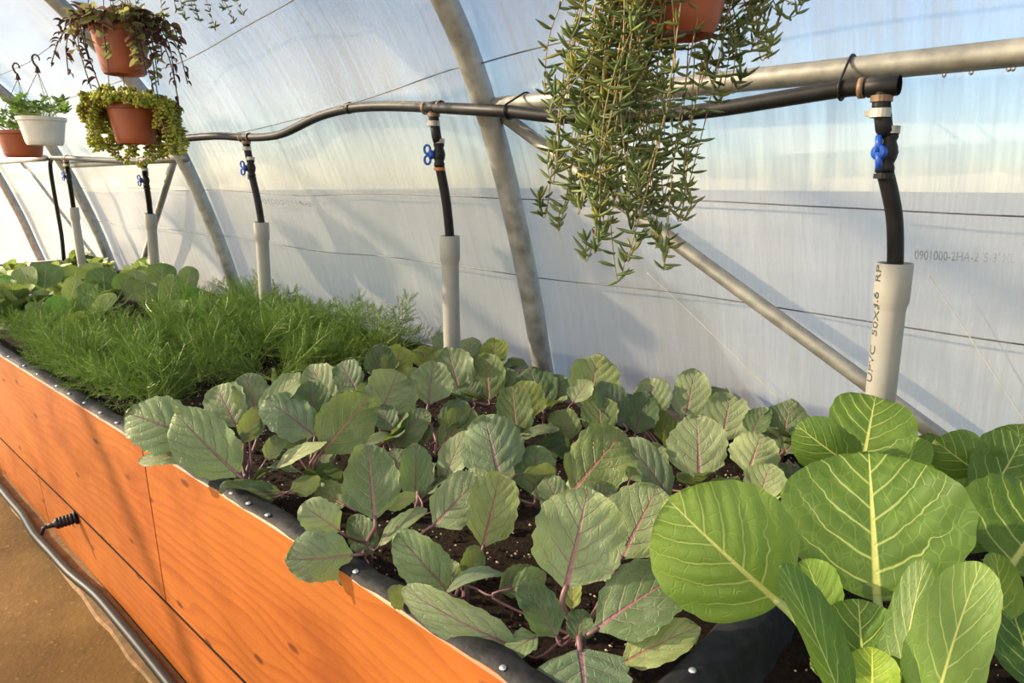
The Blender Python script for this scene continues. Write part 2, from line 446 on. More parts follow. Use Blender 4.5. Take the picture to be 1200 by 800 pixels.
# film wires
def wire(pts, r, label, name='tie_wire', mat='thin_wire', nn=6):
    mb = MB(); mb.tube(catmull(pts, 8), r, nn); return tag(mb.build(name, mat, origin=pts[0]), label, 'wire')
def fy(z):
    zs = [p[1] for p in half]; ys = [p[0] for p in half]; return float(np.interp(z, zs, ys))
def wob(i): return .006 * math.sin(i * 2.1) + .004 * math.sin(i * 5.3)
def film_wire(z0, z1, r, label, x0=-7, x1=3.0, n=26, amp=1.0):
    pts = []
    for i in range(n + 1):
        x = x1 + (x0 - x1) * i / n; z = z0 + (z1 - z0) * i / n + wob(i) * amp
        pts.append((x, fy(z) + .022, z))
    wire(pts, r, label)
film_wire(.872, .915, .0016, 'thin lower tie wire stretched along the film')
film_wire(1.108, 1.12, .0016, 'thin middle tie wire stretched along the film')
wire([(.6, fy(1.50) + .01, 1.50), (-.3, fy(1.475) + .01, 1.475), (-1.009, fy(1.456) + .012, 1.456), (-1.31, fy(1.438) + .01, 1.438), (-1.40, fy(1.436) + .01, 1.436), (-1.854, fy(1.393) + .012, 1.393), (-2.645, fy(1.344) + .015, 1.344), (-3.3, fy(1.335), 1.335)], .0018, 'upper tie wire rising over the black supply pipe')
wire([(-1.32, fy(1.69) + .0, 1.69), (-1.847, fy(1.654) + .015, 1.654), (-2.159, fy(1.634) + .015, 1.634), (-2.747, fy(1.596) + .015, 1.596), (-3.3, fy(1.585), 1.585), (-5.1, fy(1.56), 1.56)], .0018, 'highest tie wire on the film behind the wandering plant')

plain('pale_string', (.62, .60, .52), .7, var=.1)
for (a_, b_, lab_) in (((768, 318), (906, 472), 'pale thin string slanting down the film behind the brace'), ((1096, 318), (1199, 497), 'pale thin string slanting down the film beyond the printed sleeve')):
    pts_ = []
    for k in range(9):
        q_ = on_plane(a_[0] + (b_[0] - a_[0]) * k / 8, a_[1] + (b_[1] - a_[1]) * k / 8, 1, 1.50)
        pts_.append((q_.x, fy(q_.z) + .018, q_.z))
    wire(pts_, .0009, lab_, 'string', 'pale_string', 5)

# ------------------------------------------------------------------ raised bed
def front_y(x):
    t = min(1, max(0, (-.95 - x) / 1.8)); return .490 - .040 * t
X0, XS, XDIV, X1 = -5.42, -1.552, -.315, 1.6
RIM = .60; SOIL = .556
bed = thing('raised_bed', (-1.9, 1.0, 0), 'long raised bed of orange stained planks with black liner', 'planter bed')
def plank(xa, xb, z0, z1, yfun, th, n=30, gap=.003):
    mb = MB(); xs = [xa + gap + (xb - xa - 2 * gap) * i / n for i in range(n + 1)]; vs = []; fs = []; b = .003
    for x in xs:
        yb = .487 - .012 * min(1, max(0, (-2.0 - x) / 1.4))
        y0 = yfun(x, z0); y1 = yfun(x, z1)
        vs += [(x, y0 + b, z0), (x, y0, z0 + b), (x, y1, z1 - b), (x, y1 + b, z1), (x, y1 + th, z1), (x, y0 + th, z0)]
    for i in range(n):
        for k in range(6):
            fs.append((i * 6 + k, (i + 1) * 6 + k, (i + 1) * 6 + (k + 1) % 6, i * 6 + (k + 1) % 6))
    fs += [tuple(range(6)), tuple(range(n * 6 + 5, n * 6 - 1, -1))]
    mb.add(vs, fs); return mb
def yf(x, z):
    yb = .488 - .014 * min(1, max(0, (-2.0 - x) / 1.4)); t = z / RIM
    return yb * (1 - t) + front_y(x) * t + .006 * math.sin(x * 2.1) * t * (1 - t)
for xa, xb, z0, z1 in ((X0, XS, .204, .597), (XS, X1, .204, .5985), (X0, -2.62, .004, .198), (-2.62, X1, .004, .198)):
    o = plank(xa, xb, z0, z1, yf if z1 > .3 else (lambda x, z: yf(x, z) + .004), .028).build('plank', 'wood', bed, smooth=False)
plank(X0, X1, .1962, .2048, lambda x, z: yf(x, z) - .0006, .014).build('joint_shade_strip', 'soil', bed, smooth=False)  # dark strip added over the plank joint, standing in for the gap's shade
for z0, z1 in ((.02, .29), (.295, .598)):
    plank(X0, X1, z0, z1, lambda x, z: 1.478, .028).build('plank', 'wood', bed, smooth=False)
mb = MB(); mb.box((X0 - .03, .45, .0), (X0 - .001, 1.506, .598)); mb.build('end_board', 'wood', bed, smooth=False)
mb = MB(); mb.box((X1 + .001, .48, .0), (X1 + .03, 1.506, .598)); mb.build('end_board', 'wood', bed, smooth=False)
# black liner folded over the rim
def liner_strip(path, inward, name):
    """path: points along the rim's outer top edge, inward: unit vec into the bed"""
    mb = MB(); inward = Vector(inward); m = 8; vs = []; fs = []
    r2 = random.Random(len(path))
    for i, p in enumerate(path):
        p = Vector(p); k = i * .37
        e = .003 * math.sin(k * 3.1) + .002 * math.sin(k * 7.7)
        h = .0035 + .0028 * math.sin(k * 2.3 + 1) + .0015 * math.sin(k * 9)
        pr = [(-.001 + e * .7, -.001), (.004 + e, .003 + h * .4), (.014 + e, .004 + h), (.026, .0035 + h * .8), (.036 + e, .002), (.042 + e * 2, -.012), (.047 + e * 3, -.035), (.056 + e * 4, -.066)]
        for a, b in pr: vs.append(p + inward * a + Vector((0, 0, b)))
    for i in range(len(path) - 1):
        for k in range(m - 1):
            fs.append((i * m + k, (i + 1) * m + k, (i + 1) * m + k + 1, i * m + k + 1))
    mb.add(vs, fs); return mb.build(name, 'liner', bed)
nseg = 160
liner_strip([(X0 + (XDIV - .02 - X0) * i / nseg, front_y(X0 + (XDIV - .02 - X0) * i / nseg) + .002, RIM) for i in range(nseg + 1)], (0, 1, 0), 'liner')
liner_strip([(XDIV + .02 + (X1 - XDIV - .02) * i / 60, front_y(0) + .002, RIM) for i in range(61)], (0, 1, 0), 'liner')
liner_strip([(X0 + (X1 - X0) * i / 150, 1.500, RIM) for i in range(151)], (0, -1, 0), 'liner')
# cross divider between the two cabbage plots, wrapped in liner
mb = MB(); vs = []; fs = []; n = 34; prd = [(-.060, -.06), (-.034, -.03), (-.026, -.004), (-.018, .004), (0, .006), (.018, .004), (.026, -.004), (.034, -.03), (.060, -.06)]
for i in range(n + 1):
    y = .492 + .985 * i / n
    for a, b in prd:
        vs.append((XDIV + a + .003 * math.sin(y * 31 + a * 60), y, RIM - .006 + b + .003 * math.sin(y * 23 + 2 * a * 50)))
m = len(prd)
for i in range(n):
    for k in range(m - 1): fs.append((i * m + k, i * m + k + 1, (i + 1) * m + k + 1, (i + 1) * m + k))
mb.add(vs, fs); mb.build('divider_liner', 'liner', bed)
# tacks
tk = MB(); tk.lathe((0, 0, 0), [(.0046, -.001), (.0050, .0004), (.0036, .0019), (.0012, .0026), (.0001, .0027)], 10)
tk0 = tk.build('tack', 'steel_tack')
tpx = [(8, 418), (25, 429), (41, 439), (62, 453), (77, 462), (94, 473), (111, 485), (130, 497), (148, 509), (226, 558), (262, 581), (279, 594), (304, 607), (408, 674), (482, 720), (586, 785)]
first = True
def put_tack(p):
    global first
    o = tk0 if first else tk0.copy()
    if not first: COL.objects.link(o)
    first = False
    o.parent = bed; o.location = Vector(p) - bed.location
for x, y in tpx:
    p = on_plane(x, y, 2, RIM + .006); p.y = max(p.y, front_y(p.x) + .008); put_tack((p.x, p.y, RIM + .0065))
for i in range(9): put_tack((-.38 + .0 + .19 * (i + 2), front_y(0) + .013, RIM + .0065))
p = on_plane(820, 792, 2, .6); put_tack((XDIV, p.y, RIM + .0025)); put_tack((XDIV, .95, RIM + .003)); put_tack((XDIV, 1.25, RIM + .003))

# soil
mb = MB(); nx, ny = 260, 42; r2 = random.Random(3)
for i in range(nx + 1):
    for j in range(ny + 1):
        x = X0 + .03 + (X1 - X0 - .06) * i / nx; y = .50 + .975 * j / ny
        z = SOIL - .004 + .006 * math.sin(x * 9 + y * 4) * math.sin(y * 8) + r2.uniform(-.004, .004)
        mb.v.append((x, y, z))
for i in range(nx):
    for j in range(ny):
        mb.f.append((i * (ny + 1) + j, (i + 1) * (ny + 1) + j, (i + 1) * (ny + 1) + j + 1, i * (ny + 1) + j + 1)); mb.mi.append(0)
tag(mb.build('soil', 'soil', smooth=True, origin=(0, 0, SOIL)), 'dark crumbly potting soil filling the raised bed', 'soil', kind='stuff')
mb = MB()
octf = [(0, 2, 4), (2, 1, 4), (1, 3, 4), (3, 0, 4), (2, 0, 5), (1, 2, 5), (3, 1, 5), (0, 3, 5)]
def crumbs(n, mi, xa, xb, ra, rb):
    for i in range(n):
        x = r2.uniform(xa, xb); y = r2.uniform(.55, 1.45); r = r2.uniform(ra, rb)
        if abs(x - XDIV) < .065: continue
        z = SOIL + .001 + .006 * math.sin(x * 9 + y * 4) * math.sin(y * 8)
        a, b, c = r * r2.uniform(.7, 1.3), r * r2.uniform(.7, 1.3), r * r2.uniform(.6, 1.1)
        mb.add([(x - a, y, z), (x + a, y, z), (x, y - b, z), (x, y + b, z), (x, y, z + c), (x, y, z - c)], octf, mi)
crumbs(2400, 0, -1.5, .3, .0012, .0030); crumbs(700, 0, -2.6, -1.5, .0015, .003); crumbs(2600, 1, -1.5, .3, .002, .006); crumbs(900, 1, -3, -1.5, .003, .008)
tag(mb.build('perlite_grains', ['perlite', 'soil'], smooth=False, origin=(0, 0, SOIL)), 'tiny pale perlite grains and crumbs scattered over the soil', 'perlite', kind='stuff')

# drain fitting and ground hose
f0 = on_plane(90, 606, 1, .482); dn = Vector((-.28, -1, -.12)).normalized()
df = thing('drain_fitting', f0, 'black ribbed hose connector sticking out of the orange plank', 'fitting')
mb = MB(); mb.lathe(f0 + dn * .0, [(.0001, .0), (.020, .0), (.022, .003), (.020, .006), (.012, .007)], 20, axis=dn); mb.build('flange', 'black_plastic', df)
pr = [(.011, .005)]
for k in range(5): pr += [(.0165, .010 + .009 * k), (.0175, .013 + .009 * k), (.0165, .016 + .009 * k), (.0145, .018 + .009 * k)]
pr += [(.010, .058), (.0085, .064), (.0075, .075), (.0001, .0755)]
mb = MB(); mb.lathe(f0, pr, 20, axis=dn); mb.build('ribbed_grip', 'black_plastic', df)
mb = MB(); mb.tube([f0 + dn * .072, f0 + dn * .085 + Vector((0, 0, -.002)), f0 + dn * .093 + Vector((0, 0, -.02))], [.0065, .006, .005], 10); mb.build('nozzle', 'black_plastic', df)
hp = [(x, yf(x, 0) - .035 + .007 * math.sin(x * 2.7) - (.012 if -2.6 < x < -2.2 else 0), .017) for x in np.linspace(-5.4, 1.5, 40)]
mb = MB(); mb.tube(catmull(hp, 3), .0135, 10); tag(mb.build('ground_hose', 'black_plastic', origin=(-1, .45, 0)), 'black irrigation hose lying along the foot of the bed', 'hose')
mb = MB(); vs = []; fs = []
for i in range(90):
    x = -5.4 + 7 * i / 89; e = .002 * math.sin(i * 1.7) + .002 * math.sin(i * 4.1)
    vs += [(x, .49, .006), (x, .436 + e, .005), (x, .430 + e, -.003)]
for i in range(89):
    for k in range(2): fs.append((i * 3 + k, i * 3 + k + 1, i * 3 + k + 4, i * 3 + k + 3))
mb.add(vs, fs)
plain('mortar', (.24, .14, .06), .85, var=.3, scale=40, bump=.6, var2=(.16, .10, .04))
tag(mb.build('trim_1', 'mortar', smooth=False), kind='structure')

# ------------------------------------------------------------------ irrigation
YP = 1.375

sp = thing('supply_pipe', (-1.6, 1.36, 1.34), 'long black supply pipe feeding the row of blue valves', 'pipe')
def yp(px, py, y): return tuple(on_plane(px, py, 1, y))
spp = [yp(*a) for a in ((1046, 101, 1.262), (1035, 101, 1.262), (995, 103, 1.262), (920, 115, 1.262), (840, 128, 1.262), (760, 136, 1.262), (660, 137, 1.250), (600, 131, 1.240), (575, 129.5, 1.236), (548, 128, 1.24), (508, 126, 1.27), (470, 124.5, 1.29), (430, 125, 1.295), (400, 129, 1.298), (370, 138, 1.30), (335, 155, 1.305), (315, 160, 1.305), (288, 161, 1.30), (250, 159.5, 1.28), (203, 165, 1.235), (190, 178, 1.25), (168, 188, 1.27), (130, 188, 1.28), (95, 186, 1.28), (77, 185, 1.28), (62, 185, 1.28))]
SPP = catmull(spp, 6)
mb = MB(); mb.tube(SPP, .0145, 12); mb.build('pipe_tube', 'black_plastic', sp)
def supply_at(x): return min(SPP, key=lambda p: abs(p.x - x))
mb = MB(); mb.tube(catmull([yp(62, 185, 1.28), yp(59, 190, 1.28), yp(60, 205, 1.285), yp(66, 240, 1.30), yp(72, 275, 1.31), yp(75, 305, 1.31)], 5), .0125, 10); mb.build('drop_hose', 'black_plastic', sp)
for px_, py_ in ((997, 95), (617, 128)):
    c1 = Vector(yp(px_, py_, 1.302)); c1.z = 1.345; c2 = supply_at(c1.x).copy(); c2.x = c1.x; ax2 = (c1 - c2).normalized(); a0_ = math.atan2(ax2.z, ax2.y)
    pts = [c1 + Vector((0, math.cos(a0_ - 1.57 + 3.14 * k / 8), math.sin(a0_ - 1.57 + 3.14 * k / 8))) * .0235 for k in range(9)] + [c2 + Vector((0, math.cos(a0_ + 1.57 + 3.14 * k / 8), math.sin(a0_ + 1.57 + 3.14 * k / 8))) * .0175 for k in range(9)]
    mb = MB(); mb.tube(pts + [pts[0]], .0024, 6); mb.build('cable_tie', 'black_plastic', sp)
mb = MB(); c = supply_at(yp(412, 126, 1.297)[0]); mb.lathe(c - Vector((.012, 0, 0)), [(.0150, 0), (.0172, .002), (.0172, .022), (.0150, .024)], 14, axis=(1, 0, .12)); mb.build('coupling', 'black_plastic', sp)
rl = ['pale upvc sleeve with black hose and blue valve, the one with printed size marking', 'grey sleeve riser with blue valve standing left of the thick hoop', 'grey sleeve riser with blue valve rising out of the fennel tops', 'far grey sleeve riser with blue valve crossed by the dark brace', 'farthest grey sleeve riser with blue valve near the end rail']
YP = 1.325
hx = [yp(a, b, c)[0] for a, b, c in ((1036, 101, 1.262), (507, 126, 1.27), (289, 161, 1.30), (169, 188, 1.27), (77, 185, 1.28))]
topp = [on_plane(a, b, 1, YP) for a, b in ((1049, 308), (527, 276), (306, 260), (176, 250), (86, 243))]
base_ = [on_plane(a, b, 1, YP) for a, b in ((1031, 470), (529.5, 395), (311, 345), (181, 312), (95, 302))]
for i in range(5):
    S1 = topp[i]; S0 = S1 + (base_[i] - S1) * ((S1.z - SOIL + .02) / (S1.z - base_[i].z))
    t = thing('irrigation_riser', (S0.x, YP, SOIL), rl[i], 'water riser', 'valve risers along the film')
    ax = (S1 - S0).normalized(); Ls = (S1 - S0).length
    mb = MB(); mb.lathe(S0, [(.0250, 0), (.0250, Ls - .085), (.0258, Ls - .077), (.0288, Ls - .068), (.0292, Ls - .002), (.0284, Ls), (.0258, Ls), (.0252, Ls - .004), (.0245, Ls - .12)], 28, axis=ax); slv = mb.build('sleeve_pipe', 'pvc', t)
    T = supply_at(hx[i]).copy(); T.z -= .012
    A = T + Vector((0, 0, -.014)); H1 = S1 - ax * .05
    V = T.lerp(S1, .33)
    mid_ = V.lerp(S1, .55) + Vector((.004, 0, .0))
    pts = catmull([V - Vector((0, 0, .028)), mid_, S1 + Vector((0, 0, .002)), H1], 6)
    mb = MB(); mb.tube(pts, [.0135] * len(pts), 12); mb.build('hose', 'black_plastic', t)
    mb = MB(); mb.tube([A + Vector((0, 0, .004)), A.lerp(V, .5), V + Vector((0, 0, .026))], .0135, 12); mb.build('upper_hose', 'black_plastic', t)
    # tee fitting
    tdir = Vector((1, 0, 0))
    te = MB(); te.lathe(T + Vector((0, 0, .012)) - tdir * .024, [(.0150, 0), (.0165, .002), (.0165, .046), (.0150, .048)], 16, axis=tdir); te.lathe(T, [(.0135, .008), (.0135, -.02)], 14); tee = te.build('tee_fitting', 'black_plastic', t)
    for sx in ((-.030, .030) if i else (-.030,)):
        mb = MB(); mb.lathe(T + Vector((sx - .006, 0, .012)), [(.0150, 0), (.0168, 0), (.0168, .009), (.0150, .009)], 16, axis=tdir); mb.build('brass_clamp', 'brass', tee)
    mb = MB(); mb.lathe(A, [(.0140, -.022), (.0165, -.022), (.0165, -.008), (.0140, -.008)], 16); mb.box((A.x - .023, A.y - .004, A.z - .019), (A.x - .012, A.y + .004, A.z - .011)); mb.build('hose_clamp', 'clamp', t, smooth=False)
    mb = MB(); mb.lathe(A, [(.0140, .002), (.0168, .002), (.0168, .012), (.0140, .012)], 16); mb.build('hose_clamp', 'brass', t, smooth=False)
    # valve
    vb = MB(); vb.lathe(V, [(.0001, -.032), (.0145, -.032), (.0150, -.024), (.0125, -.018), (.0155, -.010), (.0175, 0), (.0155, .010), (.0125, .018), (.0150, .024), (.0145, .030), (.0001, .030)], 18)
    vdir = Vector((-.55, -.83, 0)).normalized() if i else Vector((-.25, -.97, 0)).normalized()
    vb.lathe(V, [(.009, .010), (.009, .021), (.0001, .0212)], 12, axis=vdir); vv = vb.build('valve', 'black_plastic', t)
    H = V + vdir * .024; side = Vector((0, 0, 1)); 
    hb = MB(); hb.lathe(V + vdir * .016, [(.0105, 0), (.0125, .002), (.0125, .010), (.0105, .012), (.0001, .0125)], 16, axis=vdir)
    if i == 0:
        e = vdir.cross(side); up2 = (side + e * .12).normalized()
        for sg in (1, -1):
            hb.tube([H, H + up2 * sg * .014, H + up2 * sg * .027], [.0065, .0055, .0050], 8)
    else:
        out = (Vector((-.95, -.3, 0))).normalized()
        for sg in (1, -1):
            c = H + side * sg * .014 + out * .010; L = 14
            hb.tube([c + out * .0095 * math.cos(2 * math.pi * k / L) + side * .0115 * math.sin(2 * math.pi * k / L) for k in range(L + 1)], .0034, 6)
    o = hb.build('valve_handle', 'blue_plastic', vv); tag(o, 'bright blue butterfly valve handle')
    mb = MB(); mb.lathe(V, [(.0140, .030), (.0162, .030), (.0162, .042), (.0140, .042)], 16); mb.build('hose_clamp', 'clamp', t, smooth=False)
    mb = MB(); mb.lathe(V, [(.0140, -.042), (.0160, -.042), (.0160, -.034), (.0140, -.034)], 16); mb.build('hose_clamp', 'orange_clamp' if i == 1 else 'black_plastic', t, smooth=False)
    if i == 0: SL = (S0, ax, Ls, t, slv)
# lettering
def text_mesh(txt, size):
    cu = bpy.data.curves.new('t', 'FONT'); cu.body = txt; cu.size = size; cu.resolution_u = 3
    ob = bpy.data.objects.new('t', cu); COL.objects.link(ob)
    dg = bpy.context.evaluated_depsgraph_get(); me = bpy.data.meshes.new_from_object(ob.evaluated_get(dg))
    V = [v.co.copy() for v in me.vertices]; F = [tuple(p.vertices) for p in me.polygons]
    bpy.data.objects.remove(ob); bpy.data.curves.remove(cu); bpy.data.meshes.remove(me); return V, F
S0, ax, Ls, t, slv = SL
V, F = text_mesh('UPVC  50X3.6  RP', .020)
vmax = max(v.x for v in V)
tocam = (CAM - S0); tocam -= ax * tocam.dot(ax); tocam.normalize(); sidev = ax.cross(tocam)   # to the left seen from the aisle
L0 = Ls - .215
mb = MB(); vs = []
for v in V:
    a = L0 + v.x * (.212 / vmax); r = .0256 if a < Ls - .085 else (.0297 if a > Ls - .068 else .0256 + .0041 * (a - Ls + .085) / .017)
    th = math.radians(56) + (v.y - .007) / r
    d = tocam * math.cos(th) + ax.cross(tocam) * -math.sin(th)
    vs.append(S0 + ax * a + d * r)
# left of the pipe seen from the camera
mb.add(vs, F); o = mb.build('lettering', 'ink', slv, smooth=False); tag(o, 'black printed pipe size lettering')
def film_text(txt, px0, py0, px1, size, label):
    V, F = text_mesh(txt, size); vm = max(v.x for v in V)
    a = on_plane(px0, py0, 1, 1.455); b = on_plane(px1, py0 + 4, 1, 1.455); mb = MB(); vs = []
    for v in V:
        k = v.x / vm; p = a.lerp(b, k); z = p.z - size * .6 + v.y
        vs.append((p.x, fy(z) + .026, z))
    mb.add(vs, F); tag(mb.build('film_lettering', 'film_ink', smooth=False, origin=vs[0]), label, 'print')
film_text("0901000-2HA-2 'S-3' XL", 1074, 294, 1192, .024, 'mirrored grey stamp printed on the film near the printed sleeve')
film_text("0901000-2HA-2-H", 306, 233, 384, .030, 'faint mirrored stamp printed on the film between two risers')

# ------------------------------------------------------------------ leaves
def leaf_geo(L, W, nu=22, nv=18, peak=1.0, cup=.08, bend=.1, ruff=.02, teeth=.018, seed=0, crease=.05, pucker=.010, p=2.3, nveins=6, base=.5, nteeth=15, twist=0.0):
    """verts (x across, y along 0..L, z up), uvs, faces"""
    r = random.Random(seed); ph = [r.uniform(0, 6.28) for _ in range(8)]
    vs = []; uvs = []
    for i in range(nu + 1):
        s0 = i / nu; s = .5 - .5 * math.cos(math.pi * (s0 * .97 + .015)); s = (s - .0006) if i else 0.0
        if i == nu: s = 1.0
        t = 2 * s ** peak - 1
        h0 = max(0, 1 - abs(t) ** p) ** .5
        nb = min(1, s / .22); h0 *= (base + (1 - base) * nb * nb * (3 - 2 * nb))
        for j in range(nv + 1):
            v = -1 + 2 * j / nv; sg = 0 if v < 0 else 1
            k = 1 + teeth * math.sin(nteeth * 2 * math.pi * s0 * .5 + ph[sg]) * min(1, abs(v) ** 4) + (.06 * math.sin(5.5 * s0 + ph[2 + sg]) + .045 * math.sin(11 * s0 + ph[4 + sg])) * abs(v)
            xn = v * h0 * k
            x = xn * W / 2
            ss = s
            if s > .8 and abs(v) > 0: ss = s
            w = ss - abs(xn) * (.15 + .5 * ss)
            pk = (.5 - .5 * math.cos(2 * math.pi * (w * nveins + .45 * sg + .5 - .5))) * min(1, abs(xn) * 3) * (1 - .4 * abs(xn))
            z = bend * L * (1 - (2 * s - 1) ** 2) * .5 + cup * W * xn * xn + crease * W * (min(1, abs(xn) / .25) * .25) + pucker * W * (-pk)
            e = abs(v) ** 2.2
            z += ruff * W * e * (math.sin(9 * s0 + ph[6] + sg * 2) + .6 * math.sin(17 * s0 + ph[7] + sg)) * min(1, s * 3)
            z += twist * W * xn * s
            vs.append((x, s * L + teeth * .6 * L * e * math.sin(7 * v + ph[3]) * (s > .85), z)); uvs.append((.5 + .5 * max(-1, min(1, xn)), s))
    fs = []
    m = nv + 1
    for i in range(nu):
        for j in range(nv): fs.append((i * m + j, i * m + j + 1, (i + 1) * m + j + 1, (i + 1) * m + j))
    return vs, uvs, fs
STY = {
 'red': dict(leaf='red_cabbage_leaf', pet='purple_petiole', peak=.95, p=2.2, ruff=.058, teeth=.042, pucker=.03, base=.42, nveins=6),
 'green': dict(leaf='green_cabbage_leaf', pet='pale_petiole', peak=1.0, p=2.6, ruff=.026, teeth=.014, pucker=.018, base=.75, nveins=6.5),
}
def hero_leaf(root, style, bx_, by_, tx_, ty_, w, db=0.0, dt=None, roll=0, cup=.06, bend=.10, tint=None, ruff=1.0, nv=22, nu=34, petiole=True, stem_to=None, twist=0.0, peak=None):
    C = Vector(root.location); D = depth(C + Vector((0, 0, .05)))
    lp = math.hypot(tx_ - bx_, ty_ - by_); Lw = lp * D / FPX
    if dt is None: dt = db + .5 * Lw * (by_ - ty_) / lp
    B = at(bx_, by_, D + db); T = at(tx_, ty_, D + dt)
    zmin = SOIL + .012
    if B.z < zmin: B = CAM + (B - CAM) * ((zmin - CAM.z) / (B.z - CAM.z))
    if T.z < zmin: T = CAM + (T - CAM) * ((zmin - CAM.z) / (T.z - CAM.z))
    m = T - B; L = m.length; m.normalize()
    mid_ = (B + T) / 2; n = CAM - mid_; n -= m * n.dot(m); n.normalize()
    n = Quaternion(m, math.radians(roll)) @ n
    x = m.cross(n); W = w * depth(mid_) / FPX
    st = STY[style]; seed = rnd.randrange(10 ** 6)
    vs, uvs, fs = leaf_geo(L, W, nu, nv, peak or st['peak'] * rnd.uniform(.88, 1.1), cup, bend, st['ruff'] * ruff * rnd.uniform(.6, 1.3), st['teeth'], seed, .06, st['pucker'], st['p'], st['nveins'], st['base'], rnd.choice([15, 17, 19]), twist)
    mb = MB(); mb.add([B + x * a + m * b + n * c for a, b, c in vs], fs, 0); U = list(uvs)
    if petiole:
        top = C + Vector((0, 0, rnd.uniform(.02, .05))) if stem_to is None else Vector(stem_to)
        pl = (B - top).length
        pts = catmull([top, top.lerp(B, .35) + Vector((0, 0, -.08 * pl)), B - m * min(.25 * pl, .03) - n * .001, B + m * .04 * L + n * .0], 4)
        r0 = max(.0016, min(.0055, .034 * W)) * (1.15 if style == 'green' else 1)
        k0 = len(mb.v); mb.tube(pts, [r0 * (1.35 - .5 * i / (len(pts) - 1)) for i in range(len(pts))], 7, 1)
        U += [(.5, .5)] * (len(mb.v) - k0)
    ob = mb.build('leaf', [st['leaf'], st['pet']], root, uvs=U)
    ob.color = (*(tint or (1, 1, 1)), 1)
    return ob
# shared low leaves for filling the plants
def unit_leaf(style, seed, W=.85, pet=.35, **kw):
    st = STY[style]
    vs, uvs, fs = leaf_geo(1.0, W, 14, 12, st['peak'], kw.get('cup', .08), kw.get('bend', .18), st['ruff'] * 1.2, st['teeth'], seed, .06, st['pucker'], st['p'], st['nveins'], st['base'])
    mb = MB(); mb.add([(a, b + pet, c + .0) for a, b, c in vs], fs, 0); U = list(uvs)
    k0 = len(mb.v); mb.tube([(0, 0, -.0), (0, pet * .5, -.03), (0, pet + .04, 0)], [.034, .028, .02], 6, 1); U += [(.5, .5)] * (len(mb.v) - k0)
    o = mb.build('leaf', [kw.get('leaf', st['leaf']), kw.get('petmat', st['pet'])], uvs=U); me = o.data; bpy.data.objects.remove(o); return me
UL = {'red': [unit_leaf('red', i, rnd.uniform(.75, .95)) for i in range(6)],
      'green': [unit_leaf('green', i + 50, rnd.uniform(.85, 1.05), pet=.2) for i in range(4)],
      'far': [unit_leaf('green', i + 80, rnd.uniform(.72, .95), pet=.15, leaf='far_cabbage_leaf', cup=rnd.choice([.06, .16, .22]), bend=rnd.choice([.02, .1, .2])) for i in range(6)]}
def place_leaf(root, kind, az, el, size, z0=.03, roll=0.0, tint=None):
    ob = bpy.data.objects.new('leaf', rnd.choice(UL[kind])); COL.objects.link(ob); ob.parent = root
    d = Vector((math.cos(az) * math.cos(el), math.sin(az) * math.cos(el), math.sin(el)))
    x = d.cross(Vector((0, 0, 1))).normalized(); n = x.cross(d)
    M = Matrix((x, d, n)).transposed().to_4x4(); M = Matrix.Translation((0, 0, z0)) @ M @ Matrix.Rotation(roll, 4, 'Y') @ Matrix.Scale(size, 4)
    ob.matrix_local = M; ob.color = (*(tint or (1, 1, 1)), 1); return ob
def plant_root(px, py, label, group, z=SOIL, name='cabbage_plant', stem='purple_petiole', sh=.05):
    P = on_plane(px, py, 2, z); P.y = min(P.y, 1.445); P.y = max(P.y, .545)
    t = thing(name, P, label, 'cabbage', group)
    mb = MB(); mb.tube([P + Vector((0, 0, -.015)), P + Vector((.002, 0, sh * .5)), P + Vector((0, .002, sh))], [.0065, .006, .004], 8); mb.build('stem', stem, t)
    return t
GR = 'young purple-veined cabbages'
GEN = 'young grey-green cabbage plant with purple leaf ribs among its neighbours'
Y1 = (1.35, 1.25, .6); YL = (1.2, 1.15, .85); BL = (.80, .88, .96); DK = (.72, .82, .72); PA = (1.22, 1.2, 1.15)
